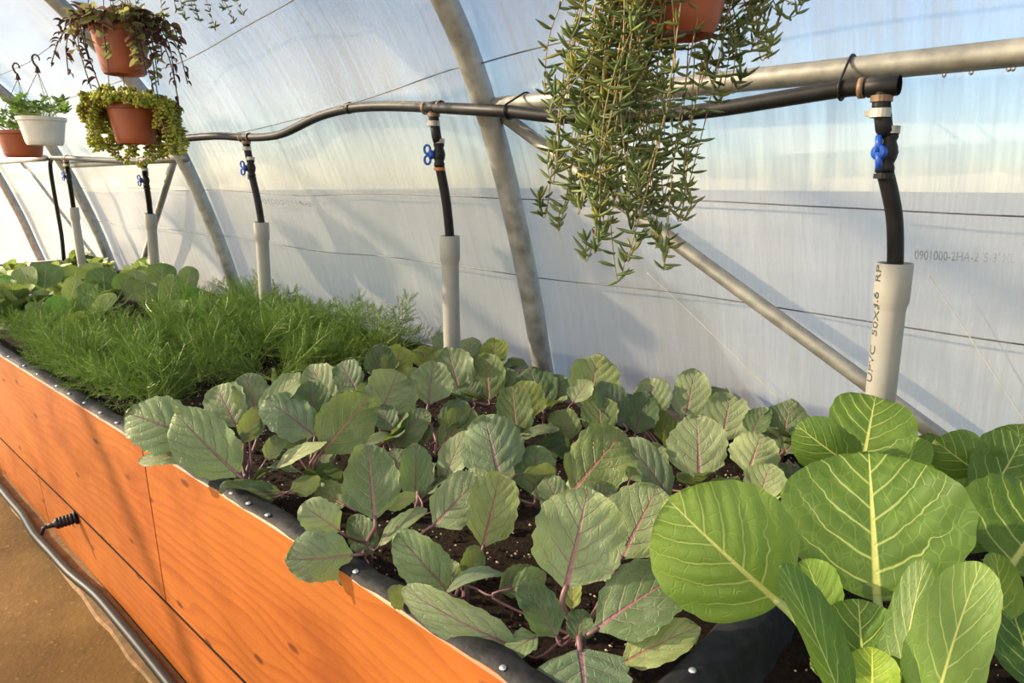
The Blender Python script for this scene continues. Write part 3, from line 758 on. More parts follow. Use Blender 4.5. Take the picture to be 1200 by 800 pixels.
red = [
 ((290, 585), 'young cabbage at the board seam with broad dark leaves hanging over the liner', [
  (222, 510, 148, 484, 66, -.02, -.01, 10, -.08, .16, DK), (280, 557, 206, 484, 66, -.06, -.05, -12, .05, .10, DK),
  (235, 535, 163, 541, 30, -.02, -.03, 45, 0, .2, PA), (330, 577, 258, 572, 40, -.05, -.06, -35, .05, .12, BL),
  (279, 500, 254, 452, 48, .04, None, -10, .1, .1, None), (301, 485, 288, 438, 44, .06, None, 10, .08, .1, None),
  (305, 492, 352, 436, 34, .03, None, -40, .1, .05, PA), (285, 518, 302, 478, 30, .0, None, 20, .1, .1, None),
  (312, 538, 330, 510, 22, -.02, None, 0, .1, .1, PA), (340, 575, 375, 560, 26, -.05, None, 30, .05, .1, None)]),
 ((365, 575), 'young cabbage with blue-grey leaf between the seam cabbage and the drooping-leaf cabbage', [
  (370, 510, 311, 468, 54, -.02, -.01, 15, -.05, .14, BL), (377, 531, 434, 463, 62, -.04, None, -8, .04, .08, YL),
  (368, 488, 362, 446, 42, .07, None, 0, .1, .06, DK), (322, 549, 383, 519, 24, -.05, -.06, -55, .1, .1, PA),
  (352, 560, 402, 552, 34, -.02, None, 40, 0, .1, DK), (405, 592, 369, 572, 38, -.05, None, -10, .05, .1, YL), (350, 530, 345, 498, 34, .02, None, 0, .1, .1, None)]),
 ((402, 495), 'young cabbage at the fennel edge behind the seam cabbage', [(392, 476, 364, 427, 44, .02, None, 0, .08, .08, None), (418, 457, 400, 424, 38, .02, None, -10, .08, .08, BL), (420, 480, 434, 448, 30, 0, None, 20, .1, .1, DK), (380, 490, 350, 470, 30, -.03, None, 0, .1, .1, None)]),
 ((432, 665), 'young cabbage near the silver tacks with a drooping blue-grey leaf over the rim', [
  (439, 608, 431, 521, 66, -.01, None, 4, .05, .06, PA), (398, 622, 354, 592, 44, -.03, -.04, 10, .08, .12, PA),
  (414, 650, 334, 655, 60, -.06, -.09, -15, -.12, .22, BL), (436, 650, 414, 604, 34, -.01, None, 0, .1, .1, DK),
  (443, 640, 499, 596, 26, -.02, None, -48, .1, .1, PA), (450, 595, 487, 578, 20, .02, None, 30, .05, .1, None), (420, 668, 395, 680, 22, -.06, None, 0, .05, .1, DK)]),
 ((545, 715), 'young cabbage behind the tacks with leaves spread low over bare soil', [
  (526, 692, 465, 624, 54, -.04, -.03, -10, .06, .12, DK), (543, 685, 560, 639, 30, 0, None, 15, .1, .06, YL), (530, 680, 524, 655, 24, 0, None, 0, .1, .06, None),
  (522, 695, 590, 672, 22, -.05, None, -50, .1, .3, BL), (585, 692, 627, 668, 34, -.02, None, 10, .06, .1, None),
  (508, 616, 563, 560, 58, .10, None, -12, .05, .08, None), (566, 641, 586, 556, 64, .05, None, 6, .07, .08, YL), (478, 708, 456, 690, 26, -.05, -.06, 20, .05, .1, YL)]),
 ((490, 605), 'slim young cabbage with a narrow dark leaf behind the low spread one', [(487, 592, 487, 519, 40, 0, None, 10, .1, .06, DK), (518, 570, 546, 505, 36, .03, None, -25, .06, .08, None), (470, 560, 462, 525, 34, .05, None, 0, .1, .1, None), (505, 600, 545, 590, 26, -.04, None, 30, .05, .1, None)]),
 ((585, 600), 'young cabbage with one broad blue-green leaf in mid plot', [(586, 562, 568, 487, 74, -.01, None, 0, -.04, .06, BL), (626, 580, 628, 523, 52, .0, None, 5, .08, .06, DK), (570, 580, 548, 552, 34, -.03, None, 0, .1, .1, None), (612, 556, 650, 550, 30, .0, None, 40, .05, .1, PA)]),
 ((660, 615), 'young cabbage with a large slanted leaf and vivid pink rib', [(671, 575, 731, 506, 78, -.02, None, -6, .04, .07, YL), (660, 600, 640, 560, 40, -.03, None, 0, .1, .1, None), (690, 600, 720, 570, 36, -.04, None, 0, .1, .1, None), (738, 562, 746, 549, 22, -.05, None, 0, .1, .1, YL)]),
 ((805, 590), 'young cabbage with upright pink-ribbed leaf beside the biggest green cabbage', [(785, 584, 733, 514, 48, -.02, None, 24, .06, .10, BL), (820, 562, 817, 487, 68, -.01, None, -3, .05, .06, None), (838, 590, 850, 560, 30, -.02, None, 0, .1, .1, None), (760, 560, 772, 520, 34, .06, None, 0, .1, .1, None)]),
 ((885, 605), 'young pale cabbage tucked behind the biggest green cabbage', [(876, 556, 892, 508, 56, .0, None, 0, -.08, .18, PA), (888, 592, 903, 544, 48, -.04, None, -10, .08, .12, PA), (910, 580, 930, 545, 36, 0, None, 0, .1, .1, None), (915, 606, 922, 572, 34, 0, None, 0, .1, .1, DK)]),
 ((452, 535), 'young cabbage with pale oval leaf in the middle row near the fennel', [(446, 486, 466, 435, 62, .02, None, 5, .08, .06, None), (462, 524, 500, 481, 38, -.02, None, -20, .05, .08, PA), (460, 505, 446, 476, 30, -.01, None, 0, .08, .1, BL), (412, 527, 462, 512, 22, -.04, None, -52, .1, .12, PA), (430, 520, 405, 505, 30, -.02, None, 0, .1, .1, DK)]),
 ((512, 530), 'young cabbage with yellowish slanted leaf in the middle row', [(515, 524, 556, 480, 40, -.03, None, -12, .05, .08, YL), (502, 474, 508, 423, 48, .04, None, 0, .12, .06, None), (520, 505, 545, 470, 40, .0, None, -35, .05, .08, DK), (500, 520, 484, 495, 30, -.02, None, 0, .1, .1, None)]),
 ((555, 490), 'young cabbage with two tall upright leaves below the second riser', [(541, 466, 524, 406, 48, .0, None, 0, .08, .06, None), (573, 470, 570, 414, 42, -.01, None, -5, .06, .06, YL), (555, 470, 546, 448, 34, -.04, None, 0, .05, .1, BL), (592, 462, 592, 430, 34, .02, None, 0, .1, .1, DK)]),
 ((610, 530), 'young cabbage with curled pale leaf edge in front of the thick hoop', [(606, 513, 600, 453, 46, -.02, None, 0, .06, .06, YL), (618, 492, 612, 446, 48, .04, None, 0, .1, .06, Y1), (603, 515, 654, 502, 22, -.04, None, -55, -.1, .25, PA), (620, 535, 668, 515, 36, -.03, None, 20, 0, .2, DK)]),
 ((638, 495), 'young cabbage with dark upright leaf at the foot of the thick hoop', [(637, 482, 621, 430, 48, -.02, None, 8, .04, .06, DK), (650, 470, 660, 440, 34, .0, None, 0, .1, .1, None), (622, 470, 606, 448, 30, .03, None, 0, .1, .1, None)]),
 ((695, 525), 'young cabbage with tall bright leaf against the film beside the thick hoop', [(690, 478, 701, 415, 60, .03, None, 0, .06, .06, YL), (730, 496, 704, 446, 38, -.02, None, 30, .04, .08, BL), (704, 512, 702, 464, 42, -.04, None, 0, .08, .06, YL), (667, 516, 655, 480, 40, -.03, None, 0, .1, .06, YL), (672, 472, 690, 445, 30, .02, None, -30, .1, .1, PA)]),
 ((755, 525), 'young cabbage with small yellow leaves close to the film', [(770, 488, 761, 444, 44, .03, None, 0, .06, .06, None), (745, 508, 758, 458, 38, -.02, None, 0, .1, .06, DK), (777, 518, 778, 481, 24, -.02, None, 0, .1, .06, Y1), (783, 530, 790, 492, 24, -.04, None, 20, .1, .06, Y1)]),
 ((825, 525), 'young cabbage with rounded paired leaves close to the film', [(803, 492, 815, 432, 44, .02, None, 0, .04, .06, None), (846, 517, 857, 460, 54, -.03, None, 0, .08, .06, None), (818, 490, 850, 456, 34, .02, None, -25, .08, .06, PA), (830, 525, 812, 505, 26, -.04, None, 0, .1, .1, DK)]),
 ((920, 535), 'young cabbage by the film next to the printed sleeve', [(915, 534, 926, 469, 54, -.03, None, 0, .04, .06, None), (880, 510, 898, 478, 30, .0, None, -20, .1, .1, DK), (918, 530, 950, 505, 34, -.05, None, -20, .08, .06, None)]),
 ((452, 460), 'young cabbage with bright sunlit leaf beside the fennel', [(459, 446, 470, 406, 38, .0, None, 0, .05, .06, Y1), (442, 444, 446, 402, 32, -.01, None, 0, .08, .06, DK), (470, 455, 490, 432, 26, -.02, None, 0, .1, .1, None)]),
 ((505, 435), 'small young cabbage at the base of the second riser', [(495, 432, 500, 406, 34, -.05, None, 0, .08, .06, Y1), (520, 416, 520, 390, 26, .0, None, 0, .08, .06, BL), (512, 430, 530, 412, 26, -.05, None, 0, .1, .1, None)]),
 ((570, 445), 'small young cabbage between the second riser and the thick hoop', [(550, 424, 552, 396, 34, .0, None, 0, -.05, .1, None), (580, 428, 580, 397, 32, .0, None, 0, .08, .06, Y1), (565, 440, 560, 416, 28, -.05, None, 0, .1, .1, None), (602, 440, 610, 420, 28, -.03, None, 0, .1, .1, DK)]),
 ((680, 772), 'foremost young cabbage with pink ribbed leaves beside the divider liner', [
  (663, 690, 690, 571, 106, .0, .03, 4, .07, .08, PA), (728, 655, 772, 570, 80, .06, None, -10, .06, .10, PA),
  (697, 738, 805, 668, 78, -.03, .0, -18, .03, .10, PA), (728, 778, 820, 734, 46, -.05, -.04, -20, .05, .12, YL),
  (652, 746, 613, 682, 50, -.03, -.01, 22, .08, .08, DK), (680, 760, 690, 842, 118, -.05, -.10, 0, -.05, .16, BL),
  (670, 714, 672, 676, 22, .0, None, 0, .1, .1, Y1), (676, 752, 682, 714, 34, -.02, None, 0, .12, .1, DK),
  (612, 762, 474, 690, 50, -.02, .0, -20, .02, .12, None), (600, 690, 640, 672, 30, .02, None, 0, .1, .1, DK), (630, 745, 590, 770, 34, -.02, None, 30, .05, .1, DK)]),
]
for (cx, cy), lab, leaves in red:
    t = plant_root(cx, cy, lab or GEN, GR)
    for L in leaves:
        b_, c_, d_, e_, w_, db, dt, roll, cup, bend, tint = L
        hero_leaf(t, 'red', b_, c_, d_, e_, w_, db, dt, roll, cup, bend, tint)
    near = depth(t.location)
    if near > 1.2:
        for k in range(3):
            place_leaf(t, 'red', rnd.uniform(0, 6.28), rnd.uniform(.35, .9), rnd.uniform(.045, .065), roll=rnd.uniform(-.3, .3))
GG = 'large green cabbages beyond the divider'
green = [
 ((1020, 852), 'biggest green cabbage with pale yellow ribs around an opening heart', [
  (913, 706, 782, 584, 158, .05, .06, -10, -.04, .12, None, .95), (1028, 704, 1018, 529, 184, .10, .17, 0, .04, .10, None, 1.08),
  (992, 838, 914, 660, 64, -.04, -.03, 46, .16, .06, (.72, .85, .95), .9), (1013, 815, 1006, 702, 98, .03, .05, 0, .14, -.06, (.95, 1, .9), 1.0),
  (1022, 815, 1022, 758, 56, -.01, .0, 0, .25, -.1, (1.35, 1.25, .8), 1.0), (1052, 820, 1084, 656, 56, -.02, .01, -36, .12, .04, None, .9),
  (1092, 846, 1150, 660, 88, -.07, -.07, -18, .04, .10, (1.0, 1.02, 1.02), .85), (968, 720, 944, 655, 56, .08, None, 10, .1, .06, (1.05, 1.1, .9), 1.0), (1075, 730, 1105, 640, 90, .12, None, 0, .1, .06, (.8, .85, .8), 1.0)]),
 ((1010, 655), 'green cabbage growing in front of the printed sleeve', [
  (1010, 545, 1026, 464, 98, -.02, .02, 0, .04, .12, None, 1.05), (1003, 548, 934, 498, 64, -.03, -.02, -12, -.1, .2, None, 1.0),
  (1060, 560, 1076, 512, 44, .0, None, -20, .05, .1, (1.05, 1.1, 1), 1.0), (1040, 600, 1090, 560, 60, -.02, None, 0, .1, .1, None, 1.0), (960, 600, 930, 560, 60, -.02, None, 0, .1, .1, (.85, .9, .85), 1.0), (1000, 600, 1000, 560, 60, -.05, None, 0, .1, .1, (.85, .9, .85), 1.0)]),
 ((1190, 655), 'green cabbage by the film with rounded upright leaves beside the brace foot', [
  (1166, 566, 1096, 516, 74, .02, .03, -8, -.06, .2, None, 1.0), (1150, 594, 1198, 512, 78, -.03, None, 14, .02, .12, None, 1.0),
  (1182, 594, 1124, 612, 28, -.06, -.08, -40, .0, .2, (1.1, 1.15, 1.1), 1.0), (1140, 598, 1120, 562, 38, -.02, None, 0, .1, .1, None, 1.0),
  (1092, 552, 1086, 508, 36, .12, None, 0, .1, .1, DK, 1.0), (1200, 545, 1192, 497, 60, .08, None, 0, .1, .1, None, 1.0), (1170, 640, 1130, 600, 60, -.06, None, 0, .1, .1, (.85, .9, .85), 1.0)]),
 ((1262, 790), 'green cabbage farther along the second plot with a wide pale-ribbed leaf', [
  (1182, 668, 1240, 578, 150, .06, .12, 0, .04, .12, None, 1.0), (1176, 728, 1166, 648, 44, .0, None, 30, .15, .06, (1.2, 1.15, .8), 1.0),
  (1215, 810, 1176, 690, 80, -.04, None, 30, .1, .08, (.7, .8, .75), 1.0), (1262, 780, 1250, 690, 100, -.02, None, 0, .1, .08, None, 1.0)]),
]
for (cx, cy), lab, leaves in green:
    t = plant_root(cx, cy, lab, GG, stem='pale_petiole', sh=.07)
    for L in leaves:
        b_, c_, d_, e_, w_, db, dt, roll, cup, bend, tint, pk = L
        hero_leaf(t, 'green', b_, c_, d_, e_, w_, db, dt, roll, cup, bend, tint, nv=32, nu=44, peak=pk)
    for k in range(4):
        place_leaf(t, 'green', rnd.uniform(0, 6.28), rnd.uniform(.3, .7), rnd.uniform(.06, .08), tint=(.85, .9, .85))

# far cabbages beyond the fennel
STY['far'] = dict(leaf='far_cabbage_leaf', pet='pale_petiole', peak=.95, p=2.5, ruff=.03, teeth=.012, pucker=.02, base=.7, nveins=6)
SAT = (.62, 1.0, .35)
farh = [
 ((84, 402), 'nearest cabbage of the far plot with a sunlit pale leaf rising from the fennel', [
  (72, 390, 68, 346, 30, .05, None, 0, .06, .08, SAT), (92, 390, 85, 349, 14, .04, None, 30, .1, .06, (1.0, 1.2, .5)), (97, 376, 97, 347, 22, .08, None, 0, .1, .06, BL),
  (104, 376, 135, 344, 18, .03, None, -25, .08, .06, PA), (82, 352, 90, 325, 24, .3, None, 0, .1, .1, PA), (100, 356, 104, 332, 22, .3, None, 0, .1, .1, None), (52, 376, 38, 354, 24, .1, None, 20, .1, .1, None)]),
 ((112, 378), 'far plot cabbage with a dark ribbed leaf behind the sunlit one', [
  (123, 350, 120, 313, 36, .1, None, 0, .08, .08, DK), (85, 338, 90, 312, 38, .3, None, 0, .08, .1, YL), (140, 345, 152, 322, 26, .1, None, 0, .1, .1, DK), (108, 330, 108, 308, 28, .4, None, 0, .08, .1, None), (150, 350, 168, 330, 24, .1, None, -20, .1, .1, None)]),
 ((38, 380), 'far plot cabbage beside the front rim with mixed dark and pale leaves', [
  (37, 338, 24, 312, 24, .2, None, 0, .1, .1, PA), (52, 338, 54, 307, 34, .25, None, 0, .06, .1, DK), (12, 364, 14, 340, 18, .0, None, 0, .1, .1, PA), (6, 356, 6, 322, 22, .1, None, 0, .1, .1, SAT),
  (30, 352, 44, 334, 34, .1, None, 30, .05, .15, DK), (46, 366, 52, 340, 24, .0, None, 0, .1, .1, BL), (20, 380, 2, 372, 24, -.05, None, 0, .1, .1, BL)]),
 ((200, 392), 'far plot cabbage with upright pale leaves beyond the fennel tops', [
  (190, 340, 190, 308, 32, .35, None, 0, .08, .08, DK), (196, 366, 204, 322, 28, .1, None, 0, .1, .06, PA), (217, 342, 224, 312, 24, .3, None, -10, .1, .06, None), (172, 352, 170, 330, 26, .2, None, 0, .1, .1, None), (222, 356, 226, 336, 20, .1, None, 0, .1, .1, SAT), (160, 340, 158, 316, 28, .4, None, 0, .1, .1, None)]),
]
for (cx, cy), lab, leaves in farh:
    t = plant_root(cx, cy, lab, 'far plot cabbages', stem='pale_petiole', sh=.06)
    for L in leaves:
        b_, c_, d_, e_, w_, db, dt, roll, cup, bend, tint = L
        hero_leaf(t, 'far', b_, c_, d_, e_, w_, db, dt, roll, cup, bend, tint, nv=12, nu=16)
    for k in range(4): place_leaf(t, 'far', rnd.uniform(0, 6.28), rnd.uniform(.5, 1.0), rnd.uniform(.10, .14))
far_spots = []
for i in range(8):
    for j in range(3):
        x = -3.45 - i * .30 + rnd.uniform(-.06, .06) - .06 * j; y = .66 + j * .33 + rnd.uniform(-.05, .05)
        if x < -5.2: continue
        far_spots.append((x, y))
for k, (x, y) in enumerate(far_spots):
    lab = 'leafy green cabbage in the far plot behind the fennel' if x > -4.4 else 'small distant cabbage near the glowing end of the tunnel'
    t = thing('cabbage_plant', (x, y, SOIL), lab, 'cabbage', 'far plot cabbages' if x > -4.4 else 'distant cabbages')
    n = rnd.randint(9, 12); a0 = rnd.uniform(0, 6.28); ps = rnd.uniform(.68, 1.0) if x > -4.1 else rnd.uniform(.5, .68)
    for i in range(n):
        kk = i / (n - 1); place_leaf(t, 'far', a0 + i * 2.4, .62 + .85 * kk, rnd.uniform(.16, .225) * (1 - .2 * kk) * ps, .02 + .02 * kk, rnd.uniform(-.35, .35), rnd.choice([None, (1.15, 1.12, 1.0), (.85, .92, .9)]))

# ------------------------------------------------------------------ fennel
def fennel_frond(seed, Lf):
    r = random.Random(seed); mb = MB()
    def needle(p, d, l, rad):
        x = d.orthogonal().normalized(); y = d.cross(x)
        q = p + d * l
        mb.add([p + x * rad, p - x * rad * .5 + y * rad * .87, p - x * rad * .5 - y * rad * .87, q], [(0, 1, 3), (1, 2, 3), (2, 0, 3)], 0)
    def rv(d, ang, roll):
        o = d.orthogonal().normalized(); o = Quaternion(d, roll) @ o; return (Quaternion(o, ang) @ d)
    bendv = Vector((r.uniform(-.4, .4), .5, 0)); pts = []; p = Vector((0, 0, 0)); d = Vector((0, .15, 1)).normalized()
    N = 12
    for i in range(N + 1):
        pts.append(p.copy()); d = (d + bendv * .055 + Vector((r.uniform(-.05, .05), r.uniform(-.05, .05), -.01 * i / N))).normalized(); p = p + d * Lf / N
    mb.tube(pts, [.0030 * (1 - .75 * i / N) + .0004 for i in range(N + 1)], 5, 1)
    for i in range(3, N + 1):
        base = pts[i]; dd = (pts[i] - pts[i - 1]).normalized(); k = (i - 3) / (N - 3)
        for sgn in range(2 if i < N else 3):
            bl = Lf * (.50 - .32 * k) * r.uniform(.8, 1.15)
            bd = rv(dd, r.uniform(.7, 1.05), sgn * math.pi + r.uniform(-.5, .5) + i * .9); bp = base.copy(); M = 7; bps = [bp.copy()]
            for j in range(M):
                bd = (bd + Vector((0, 0, .05)) + Vector((r.uniform(-.1, .1), r.uniform(-.1, .1), r.uniform(-.1, .1)))).normalized(); bp = bp + bd * bl / M; bps.append(bp.copy())
                for q in range(2):
                    sd = rv(bd, r.uniform(.6, .95), q * math.pi + r.uniform(-.7, .7) + j * .8); sl_ = bl * (.36 - .2 * j / M) * r.uniform(.7, 1.2)
                    needle(bp, sd, sl_, .0007)
                    for z in range(4):
                        needle(bp + sd * sl_ * (.2 + .2 * z), rv(sd, r.uniform(.45, .85), r.uniform(0, 6.28)), sl_ * r.uniform(.4, .75), .00055)
            mb.tube(bps, [.0009] * len(bps), 3, 1)
    o = mb.build('frond', ['fennel', 'stalk_green'], smooth=False); me = o.data; bpy.data.objects.remove(o); return me
FR = [fennel_frond(100 + i, .21 + .02 * (i % 3)) for i in range(5)]
fen = []
for i in range(7):
    for j in range(5):
        x = -1.86 - i * .205 + rnd.uniform(-.06, .06) - .02 * j; y = .618 + j * .19 + rnd.uniform(-.04, .04)
        if i == 6 and j > 1: continue
        fen.append((x, y))
for x, y in fen:
    sc0 = .98 if y > 1.1 else .95
    if x < -2.35: sc0 *= .94
    if x < -2.75 and y < 1.1: sc0 *= .82
    if rnd.random() < .14 and .7 < y < 1.25: continue
    lab, gr = (('feathery green fennel plant growing along the tacked front rim', 'fennel along the front rim') if y < .7 else ('feathery green fennel plant growing close to the film', 'fennel close to the film') if y > 1.25 else ('feathery green fennel plant in the middle of the bed', 'fennel in the middle of the bed'))
    t = thing('fennel_plant', (x, y, SOIL), lab, 'fennel', gr)
    n = rnd.randint(7, 9)
    for k in range(n):
        ob = bpy.data.objects.new('frond', rnd.choice(FR)); COL.objects.link(ob); ob.parent = t
        tilt = rnd.uniform(.1, 1.05) if y > .7 else rnd.uniform(.05, .62)
        ob.rotation_euler = (-tilt, rnd.uniform(-.2, .2), k * 2.4 + rnd.uniform(-.4, .4)); ob.rotation_mode = 'XYZ'
        s = rnd.uniform(.7, 1.05) * sc0; ob.scale = (s, s, s); ob.location = (rnd.uniform(-.008, .008), rnd.uniform(-.008, .008), 0)
    mb = MB(); mb.lathe((x, y, SOIL - .01), [(.010, 0), (.012, .015), (.008, .035), (.004, .05)], 8); mb.build('bulb', 'stalk_green', t)

# ------------------------------------------------------------------ hanging pots
wireA = [(-7.0, .78, 1.60), (-5.1, .80, 1.61), (-3.62, .83, 1.628), (-3.47, .85, 1.645), (-3.0, .86, 1.68), (-1.3, .90, 1.80)]
wire(wireA, .0013, 'slack support wire holding the hooks of the two geranium pots', 'support_wire')
wire([(-3.28, .74, 1.955), (-1.3, .76, 1.955)], .0014, 'support wire above the frame holding the trailing pots', 'support_wire')
wire([(-1.28, .86, 1.86), (.68, .86, 1.86)], .0014, 'support wire above the big trailing basket', 'support_wire')
def pot(root, c, rt, rb, h, mat, soil=True, ridges=1, n=40, ragged=0.0):
    """c: centre of the pot's bottom"""
    rim = .16 * h
    pr = [(.0001, .004), (rb * .80, .004), (rb * .84, -.004), (rb * .93, -.004), (rb, .004)]
    hh = h - rim
    for i in range(1, 12):
        k = i / 12; rr = rb + (rt * .93 - rb) * k
        if ridges > 1 and i in (2, 4): rr *= 1.02
        pr.append((rr, hh * k))
    pr += [(rt * .93, hh), (rt * .985, hh + .002), (rt, h - .006), (rt, h), (rt * .96, h), (rt * .94, h - .006), (rt * .88, h - .03)]
    mb = MB(); mb.lathe(c, pr, n, wob=(lambda a, j: ragged * math.sin(9 * a) if j in (2, 3) else 0)); o = mb.build('pot', mat, root)
    flat_shade_auto(o, 50)
    mb = MB(); mb.lathe(c + Vector((0, 0, h - .022)), [(rt * .92, 0), (rt * .5, .006), (.0001, .008)], 24); mb.build('potting_soil', 'soil', root)
    return o
def hangers(root, c, rt, h, top, hook=True, n=3, a0=.4):
    hk = c + Vector((0, 0, 0)); hk = Vector(top)
    knot = hk - Vector((0, 0, .062)) if hook else hk
    for k in range(n):
        a = a0 + 2 * math.pi * k / n; e = c + Vector((rt * math.cos(a), rt * math.sin(a), h - .004))
        mb = MB(); mb.tube([e, e.lerp(knot, .5), knot], .0012, 5); mb.build('hanger_wire', 'hanger_wire', root)
    if hook:
        mb = MB(); pts = []
        ux = RT
        for k in range(15):
            an = math.radians(-20 + 200 * k / 14); pts.append(hk + Vector((0, 0, -.016)) + ux * .014 * math.cos(an) + Vector((0, 0, .016 * math.sin(an))))
        pts += [hk + ux * -.010 + Vector((0, 0, -.030)), hk + Vector((0, 0, -.045))]
        mb.tube(pts, [.0026 + .0015 * k / len(pts) for k in range(len(pts))], 8)
        mb.lathe(hk + Vector((0, 0, -.065)), [(.0001, 0), (.011, 0), (.010, .004), (.005, .022), (.003, .026)], 10)
        mb.build('hook', 'hook_plastic', root)

# --- big trailing basket
DB = .93
cb = at(793, 40, DB); cb.z -= .0
tb = thing('hanging_basket', cb, 'terracotta hanging pot with long trailing needle-leaved succulent', 'hanging plant')
RB_, RT_, HB = .052, .078, .115
pot(tb, cb, RT_, RB_, HB, 'terracotta', ridges=3, ragged=.05)
hangers(tb, cb, RT_, HB, (cb.x, .86, 1.86), n=3)
def strand_leaves(mb, p, t, r, ln, mi, up=.45):
    for sgn in (1, -1):
        o = t.orthogonal().normalized(); o = Quaternion(t, r.uniform(0, 6.28)) @ o
        d = (t * r.uniform(.1, .5) + o * sgn * .8 + Vector((0, 0, up))).normalized(); l = ln * r.uniform(.7, 1.2); cur = Vector((0, 0, .35)) + t * .15
        pts = [p]; q = p.copy(); dd = d.copy()
        for k in range(3):
            q = q + dd * l / 3; dd = (dd + cur * .33).normalized(); pts.append(q.copy())
        mb.tube(pts, [.0012, .0021, .0019, .0004], 4, mi, cap=False)
def trailing_strand(root, pts, r, step=.0095, ln=.023, r0=.0012, leafy=1.0, name='trailing_stem'):
    P = catmull(pts, 8); mb = MB(); mb.tube(P, [r0 * (1 - .5 * i / len(P)) for i in range(len(P))], 5, 0)
    acc = 0
    for a, b in zip(P[:-1], P[1:]):
        acc += (b - a).length
        if acc > step:
            acc = 0; t = (b - a).normalized()
            if r.random() < leafy: strand_leaves(mb, b, t, r, ln, 1 if r.random() < .84 else 2)
    strand_leaves(mb, P[-1], (P[-1] - P[-2]).normalized(), r, ln, 1); strand_leaves(mb, P[-1], (P[-1] - P[-2]).normalized(), r, ln * .8, 1)
    return mb.build(name, ['trail_stem', 'trailing', 'trailing_yellow'], root)
r3 = random.Random(21)
rimc = cb + Vector((0, 0, HB))
def drape(ex, ey, dd, side=None, spread=1.0, upturn=.02):
    """a stem from the rim, over the edge, hanging to pixel (ex,ey) at depth DB+dd"""
    if ex > 745 and dd > -.115: dd = abs(dd) + .03
    E_ = at(ex, ey, DB + dd); a = math.atan2((E_ - rimc).y, (E_ - rimc).x) + r3.uniform(-.6, .6)
    R0 = rimc + Vector((RT_ * .7 * math.cos(a), RT_ * .7 * math.sin(a), -.01))
    R1 = rimc + Vector((RT_ * 1.12 * math.cos(a), RT_ * 1.12 * math.sin(a), .018 + r3.uniform(0, .02)))
    M1 = R1.lerp(E_, .30); M1.z = R1.z - (R1.z - E_.z) * .18; M1 += Vector((r3.uniform(-.02, .02), r3.uniform(-.02, .02), 0))
    M2 = R1.lerp(E_, .72); M2.z = R1.z - (R1.z - E_.z) * .62; M2 += Vector((r3.uniform(-.025, .025), r3.uniform(-.025, .025), 0))
    E2 = E_ + Vector((r3.uniform(-.015, .015), r3.uniform(-.015, .015), upturn))
    return [R0, R1, M1, M2, E_, E2]
ends = [(660, 195), (650, 210), (668, 230), (640, 250), (655, 265), (690, 300), (700, 290), (722, 322), (735, 300), (716, 270), (740, 265), (760, 250), (772, 250), (780, 310), (788, 290), (770, 285), (700, 250), (680, 240), (710, 230), (750, 225), (765, 215), (730, 240), (795, 235), (800, 200), (648, 130), (640, 110), (663, 100), (668, 60), (690, 215), (722, 200), (745, 190), (775, 190)]
for ex, ey in ends:
    trailing_strand(tb, drape(ex + r3.uniform(-4, 4), ey, r3.uniform(-.12, .02)), r3)
for k in range(46):
    ex = r3.gauss(722, 32); ey = r3.uniform(90, 255)
    trailing_strand(tb, drape(max(655, min(800, ex)), ey, r3.uniform(-.13, .08)), r3, leafy=.9)
for ex, ey in [(858, 108), (868, 92), (848, 70), (880, 60), (892, 70), (905, 40), (925, 20), (935, 6), (912, 12), (885, 30), (870, 40), (862, 60), (900, 68), (838, 95), (826, 90), (845, 120)]:
    trailing_strand(tb, drape(ex, ey, r3.uniform(-.08, .08)), r3, leafy=.9)
for ex, ey in [(735, 25), (750, 50), (742, 8)]:
    trailing_strand(tb, drape(ex, ey, -.12), r3, ln=.024)
for k in range(22):
    a = r3.uniform(0, 6.28); q = rimc + Vector((RT_ * .6 * math.cos(a), RT_ * .6 * math.sin(a), -.01)); e = rimc + Vector((.11 * math.cos(a), .11 * math.sin(a), r3.uniform(.0, .05)))
    trailing_strand(tb, [q, q.lerp(e, .5) + Vector((0, 0, .03)), e], r3)

# --- wandering plant pot (oval leaves) and succulent pot below it
def oval_leaf_mesh(name, L, W, mat, fold=.25, bend=.2, n=6):
    mb = MB(); vs = []; fs = []
    for i in range(n + 1):
        s = i / n; h = math.sin(math.pi * min(1, s * .96 + .02)) ** .65 * W / 2 * (1.1 - .25 * s)
        for v in (-1, -.5, 0, .5, 1): vs.append((v * h, s * L, fold * abs(v) * h - bend * L * (s - .3) ** 2))
    for i in range(n):
        for j in range(4): fs.append((i * 5 + j, i * 5 + j + 1, (i + 1) * 5 + j + 1, (i + 1) * 5 + j))
    mb.add(vs, fs); o = mb.build(name, mat); me = o.data; bpy.data.objects.remove(o); return me
TL = [oval_leaf_mesh('leaf', .033, .029, m_, .15 + .2 * i, .1 + .2 * i) for i, m_ in enumerate(('tradescantia', 'tradescantia', 'tradescantia_purple'))]
TD = [oval_leaf_mesh('leaf', .026, .010, 'dry_leaf', .8, .8)]
DT = 1.95
ct = at(146, 86, DT)
tt = thing('hanging_pot', ct, 'terracotta hanging pot trailing olive and purple oval leaves', 'hanging plant')
pot(tt, ct, .078, .056, .125, 'terracotta', ridges=1); hangers(tt, ct, .078, .125, (ct.x, .745, 1.955), hook=True, a0=.2)
def put_leaf(meshes, parent, rootloc, p, d, size, roll, name='leaf'):
    ob = bpy.data.objects.new(name, rnd.choice(meshes)); COL.objects.link(ob); ob.parent = parent
    d = d.normalized(); up = Vector((0, 0, 1)) if abs(d.z) < .95 else Vector((0, -1, 0))
    x = d.cross(up).normalized(); n = x.cross(d)
    ob.matrix_local = Matrix.Translation(Vector(p) - rootloc) @ Matrix((x, d, n)).transposed().to_4x4() @ Matrix.Rotation(roll, 4, 'Y') @ Matrix.Scale(size, 4); return ob
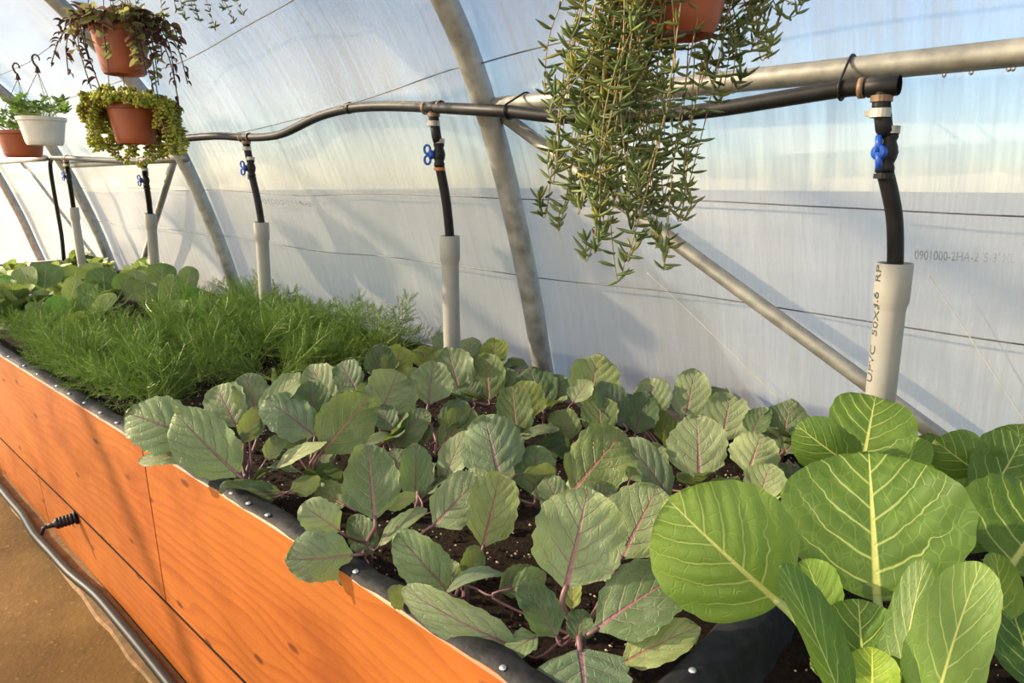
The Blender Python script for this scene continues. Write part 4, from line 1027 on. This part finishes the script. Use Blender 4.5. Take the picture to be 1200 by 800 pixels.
rt_c = ct + Vector((0, 0, .125))
def trad_stem(ex, ey, dd, n, dry=.15, sz=1.0):
    E_ = at(ex, ey, DT + dd); v = E_ - rt_c; a = math.atan2(v.y, v.x)
    R0 = rt_c + Vector((.05 * math.cos(a), .05 * math.sin(a), -.012)); R1 = rt_c + Vector((.088 * math.cos(a), .088 * math.sin(a), .022))
    if E_.z > R1.z - .03: pts = [R0, R0.lerp(E_, .5) + Vector((0, 0, .03)), E_]
    else: pts = [R0, R1, R1.lerp(E_, .5) + Vector((.02 * math.cos(a), .02 * math.sin(a), .02)), E_]
    P = catmull(pts, 8); mb = MB(); mb.tube(P, .0016, 5); st = mb.build('trailing_stem', 'dark_stem', tt)
    n = int(n * 2.1)
    for k in range(n):
        f = .12 + .88 * (k + .5) / n; i = min(len(P) - 2, int(f * (len(P) - 1))); t = (P[i + 1] - P[i]).normalized()
        o = Quaternion(t, rnd.uniform(0, 6.28)) @ t.orthogonal().normalized(); d = t * .35 + o + Vector((0, 0, -.15)) - FW * .35
        put_leaf(TD if rnd.random() < dry * (.3 + f) * 2 else TL, st, tt.location, P[i], d, sz * rnd.uniform(.7, 1.15), rnd.uniform(-.7, .7))
for a in [(85, 18, -.05, 9, .1), (100, 20, -.10, 10, .1), (112, 38, -.12, 9, .1), (66, 30, 0, 5, .4), (70, 50, .02, 5, .5), (92, 60, -.08, 9, .2), (104, 70, -.1, 9, .25), (60, 75, .02, 8, .5), (80, 88, -.02, 8, .6), (107, 104, -.06, 8, .5), (119, 108, -.05, 6, .7), (125, 62, -.13, 6, 0),
          (158, 55, -.12, 8, 0), (165, 75, -.13, 11, 0), (172, 88, -.12, 11, 0), (180, 60, -.08, 10, .1), (190, 72, -.04, 10, .15), (200, 45, 0, 8, .2), (210, 55, .02, 7, .3), (186, 100, -.06, 9, .3), (205, 95, .0, 8, .5), (220, 98, .02, 7, .8), (211, 132, 0, 9, .7), (185, 115, -.06, 6, .4), (168, 30, -.1, 8, .1), (178, 42, -.08, 9, .1), (150, 12, 0, 6, .3), (135, 15, .02, 6, .2), (145, 20, -.06, 6, .2)]:
    trad_stem(*a)
# foliage of the basket hung above the frame
cu_ = at(176, -60, 1.85); 
tu = thing('hanging_pot', cu_, 'hanging pot above with thin dark trailing stems reaching into view', 'hanging plant')
pot(tu, cu_, .075, .055, .11, 'terracotta'); hangers(tu, cu_, .075, .11, (cu_.x, .745, 1.955), hook=False)
ru = cu_ + Vector((0, 0, .11))
for ex, ey, dd in [(232, 18, -.05), (250, 26, 0), (262, 6, 0), (272, 20, .03), (283, 12, .03), (215, 16, -.08), (190, 12, -.1), (130, 12, .0), (160, 8, .05), (205, 6, -.05), (145, 16, -.05), (225, 6, -.1)]:
    E_ = at(ex, ey, 1.85 + dd); v = E_ - ru; a = math.atan2(v.y, v.x)
    R0 = ru + Vector((.05 * math.cos(a), .05 * math.sin(a), -.01)); R1 = ru + Vector((.09 * math.cos(a), .09 * math.sin(a), .015))
    trailing_strand(tu, [R0, R1, R1.lerp(E_, .5) + Vector((0, 0, -.01)), E_, E_ + Vector((.005, 0, -.012))], r3, step=.012, ln=.017)

DS = 1.98
cs = at(160, 167, DS)
ts = thing('hanging_pot', cs, 'terracotta pot ringed by plump yellow-green succulent shoots', 'hanging plant')
pot(ts, cs, .070, .052, .105, 'terracotta', ridges=1); hangers(ts, cs, .070, .105, (cs.x, .745, 1.955), hook=False, a0=.9)
rs_ = cs + Vector((0, 0, .105))
def bean(mb, p, d, l, w, mi):
    x = d.orthogonal().normalized(); y = d.cross(x); vs = [p]; rings = [(.25, .8), (.62, 1.0), (.9, .6)]
    for k, rr in rings:
        for j in range(5):
            an = 2 * math.pi * j / 5; vs.append(p + d * l * k + (x * math.cos(an) + y * math.sin(an)) * w * rr)
    vs.append(p + d * l); fs = []
    for j in range(5):
        fs.append((0, 1 + (j + 1) % 5, 1 + j))
        for q in range(2): fs.append((1 + q * 5 + j, 1 + q * 5 + (j + 1) % 5, 6 + q * 5 + (j + 1) % 5, 6 + q * 5 + j))
        fs.append((11 + j, 11 + (j + 1) % 5, 16))
    mb.add(vs, fs, mi)
def sedum_shoot(pts):
    P = catmull(pts, 7); mb = MB(); mb.tube(P, .0018, 5, 0); acc = 0; N = len(P)
    for i in range(2, N):
        t = (P[i] - P[i - 1]).normalized(); mi = 1 if r3.random() < .85 else 2
        for k in range(3 if i < N - 1 else 8):
            o = Quaternion(t, r3.uniform(0, 6.28)) @ t.orthogonal().normalized()
            bean(mb, P[i], (t * (.5 if i < N - 1 else .9) + o + Vector((0, 0, .25))).normalized(), r3.uniform(.011, .017), r3.uniform(.0033, .0046), mi)
    mb.build('succulent_shoot', ['trail_stem', 'sedum', 'sedum_red'], ts)
for k in range(96):
    an = 2 * math.pi * k / 96 + r3.uniform(-.08, .08)
    dirv = Vector((math.cos(an), math.sin(an), 0)); R0 = rs_ + dirv * .045 + Vector((0, 0, -.008)); R1 = rs_ + dirv * .078 + Vector((0, 0, .012))
    front = dirv.dot(-FW); side = abs(dirv.dot(RT))
    drop = (r3.uniform(.0, .02) if front > .5 and side < .8 else r3.uniform(.03, .15))
    if k % 5 == 0: drop *= .3
    E_ = R1 + dirv * r3.uniform(.01, .055) + Vector((0, 0, -drop)); 
    sedum_shoot([R0, R1, R1.lerp(E_, .55) + dirv * .016, E_])
for k in range(22):
    an = r3.uniform(0, 6.28); rr = r3.uniform(0, .06); p = rs_ + Vector((rr * math.cos(an), rr * math.sin(an), -.01)); sedum_shoot([p, p + Vector((.006 * math.cos(an), .006 * math.sin(an), .02)), p + Vector((.015 * math.cos(an), .015 * math.sin(an), r3.uniform(.03, .05)))])
for ex, ey in [(140, 185), (150, 188), (132, 180), (165, 192), (178, 188), (190, 178), (172, 182), (158, 180), (120, 172), (198, 160)]:
    E_ = at(ex, ey, DS + .03 + r3.uniform(-.02, .06)); v = E_ - rs_; v.z = 0; a = v.normalized() if v.length > .01 else Vector((1, 0, 0)); R1 = rs_ + a * .08
    if (R1 - CAM).dot(FW) < DS: R1 = rs_ + (a + FW * 1.6).normalized() * .085
    sedum_shoot([rs_ + (R1 - rs_) * .6, R1, R1.lerp(E_, .5) + (R1 - rs_) * .25, E_])

# --- two geranium pots
def lobed_leaf(R):
    mb = MB(); n = 40; vs = [(0, 0, 0)]; 
    for ring in (.55, 1.0):
        for k in range(n):
            a = -2.75 + 5.5 * k / (n - 1); rr = R * ring * (1 + (.28 * math.cos(a * 5.7) + .09 * math.cos(a * 17)) * ring)
            vs.append((rr * math.sin(a), rr * math.cos(a) + R * .3, .22 * rr * math.cos(a * 5.7) * .5 + .12 * rr))
    fs = [(0, 1 + k, 2 + k) for k in range(n - 1)] + [(1 + k, 1 + n + k, 2 + n + k, 2 + k) for k in range(n - 1)]
    mb.add(vs, fs); o = mb.build('leaf', 'geranium'); me = o.data; bpy.data.objects.remove(o); return me
GL = [lobed_leaf(.021), lobed_leaf(.016)]
def geranium(name, px, py, d, rt, rb, h, mat, label, hookpx, nleaf, lean=0):
    c = at(px, py, d); t = thing(name, c, label, 'hanging plant'); pot(t, c, rt, rb, h, mat)
    hk = at(*hookpx, d); hk.x = c.x + (hk.x - c.x) * 1.0
    hangers(t, c, rt, h, hk, True, a0=.1); top = c + Vector((0, 0, h))
    for k in range(nleaf):
        a = rnd.uniform(0, 6.28); rr = rnd.uniform(.1, 1) ** .5 * rt * 1.25; e = top + Vector((rr * math.cos(a), rr * math.sin(a), rnd.uniform(.02, .085) * (1.25 - .6 * rr / rt)))
        b = top + Vector((rr * .3 * math.cos(a), rr * .3 * math.sin(a), -.015)); mb = MB(); mb.tube(catmull([b, b.lerp(e, .5) + Vector((0, 0, .012)), e], 3), .0012, 5); st = mb.build('stalk', 'stalk_green', t)
        put_leaf(GL, st, t.location, e, Vector((math.cos(a), math.sin(a), rnd.uniform(-.2, .6))) - FW * .3, rnd.uniform(.8, 1.4), rnd.uniform(-.6, .6))
    return t
geranium('hanging_pot', 53, 169, 2.62, .083, .062, .098, 'white_pot', 'white hanging pot with a leafy green geranium', (41, 64), 46)
geranium('hanging_pot', 28, 183, 2.85, .088, .066, .100, 'terracotta', 'terracotta hanging pot with geranium partly behind the white pot', (18, 74), 46)
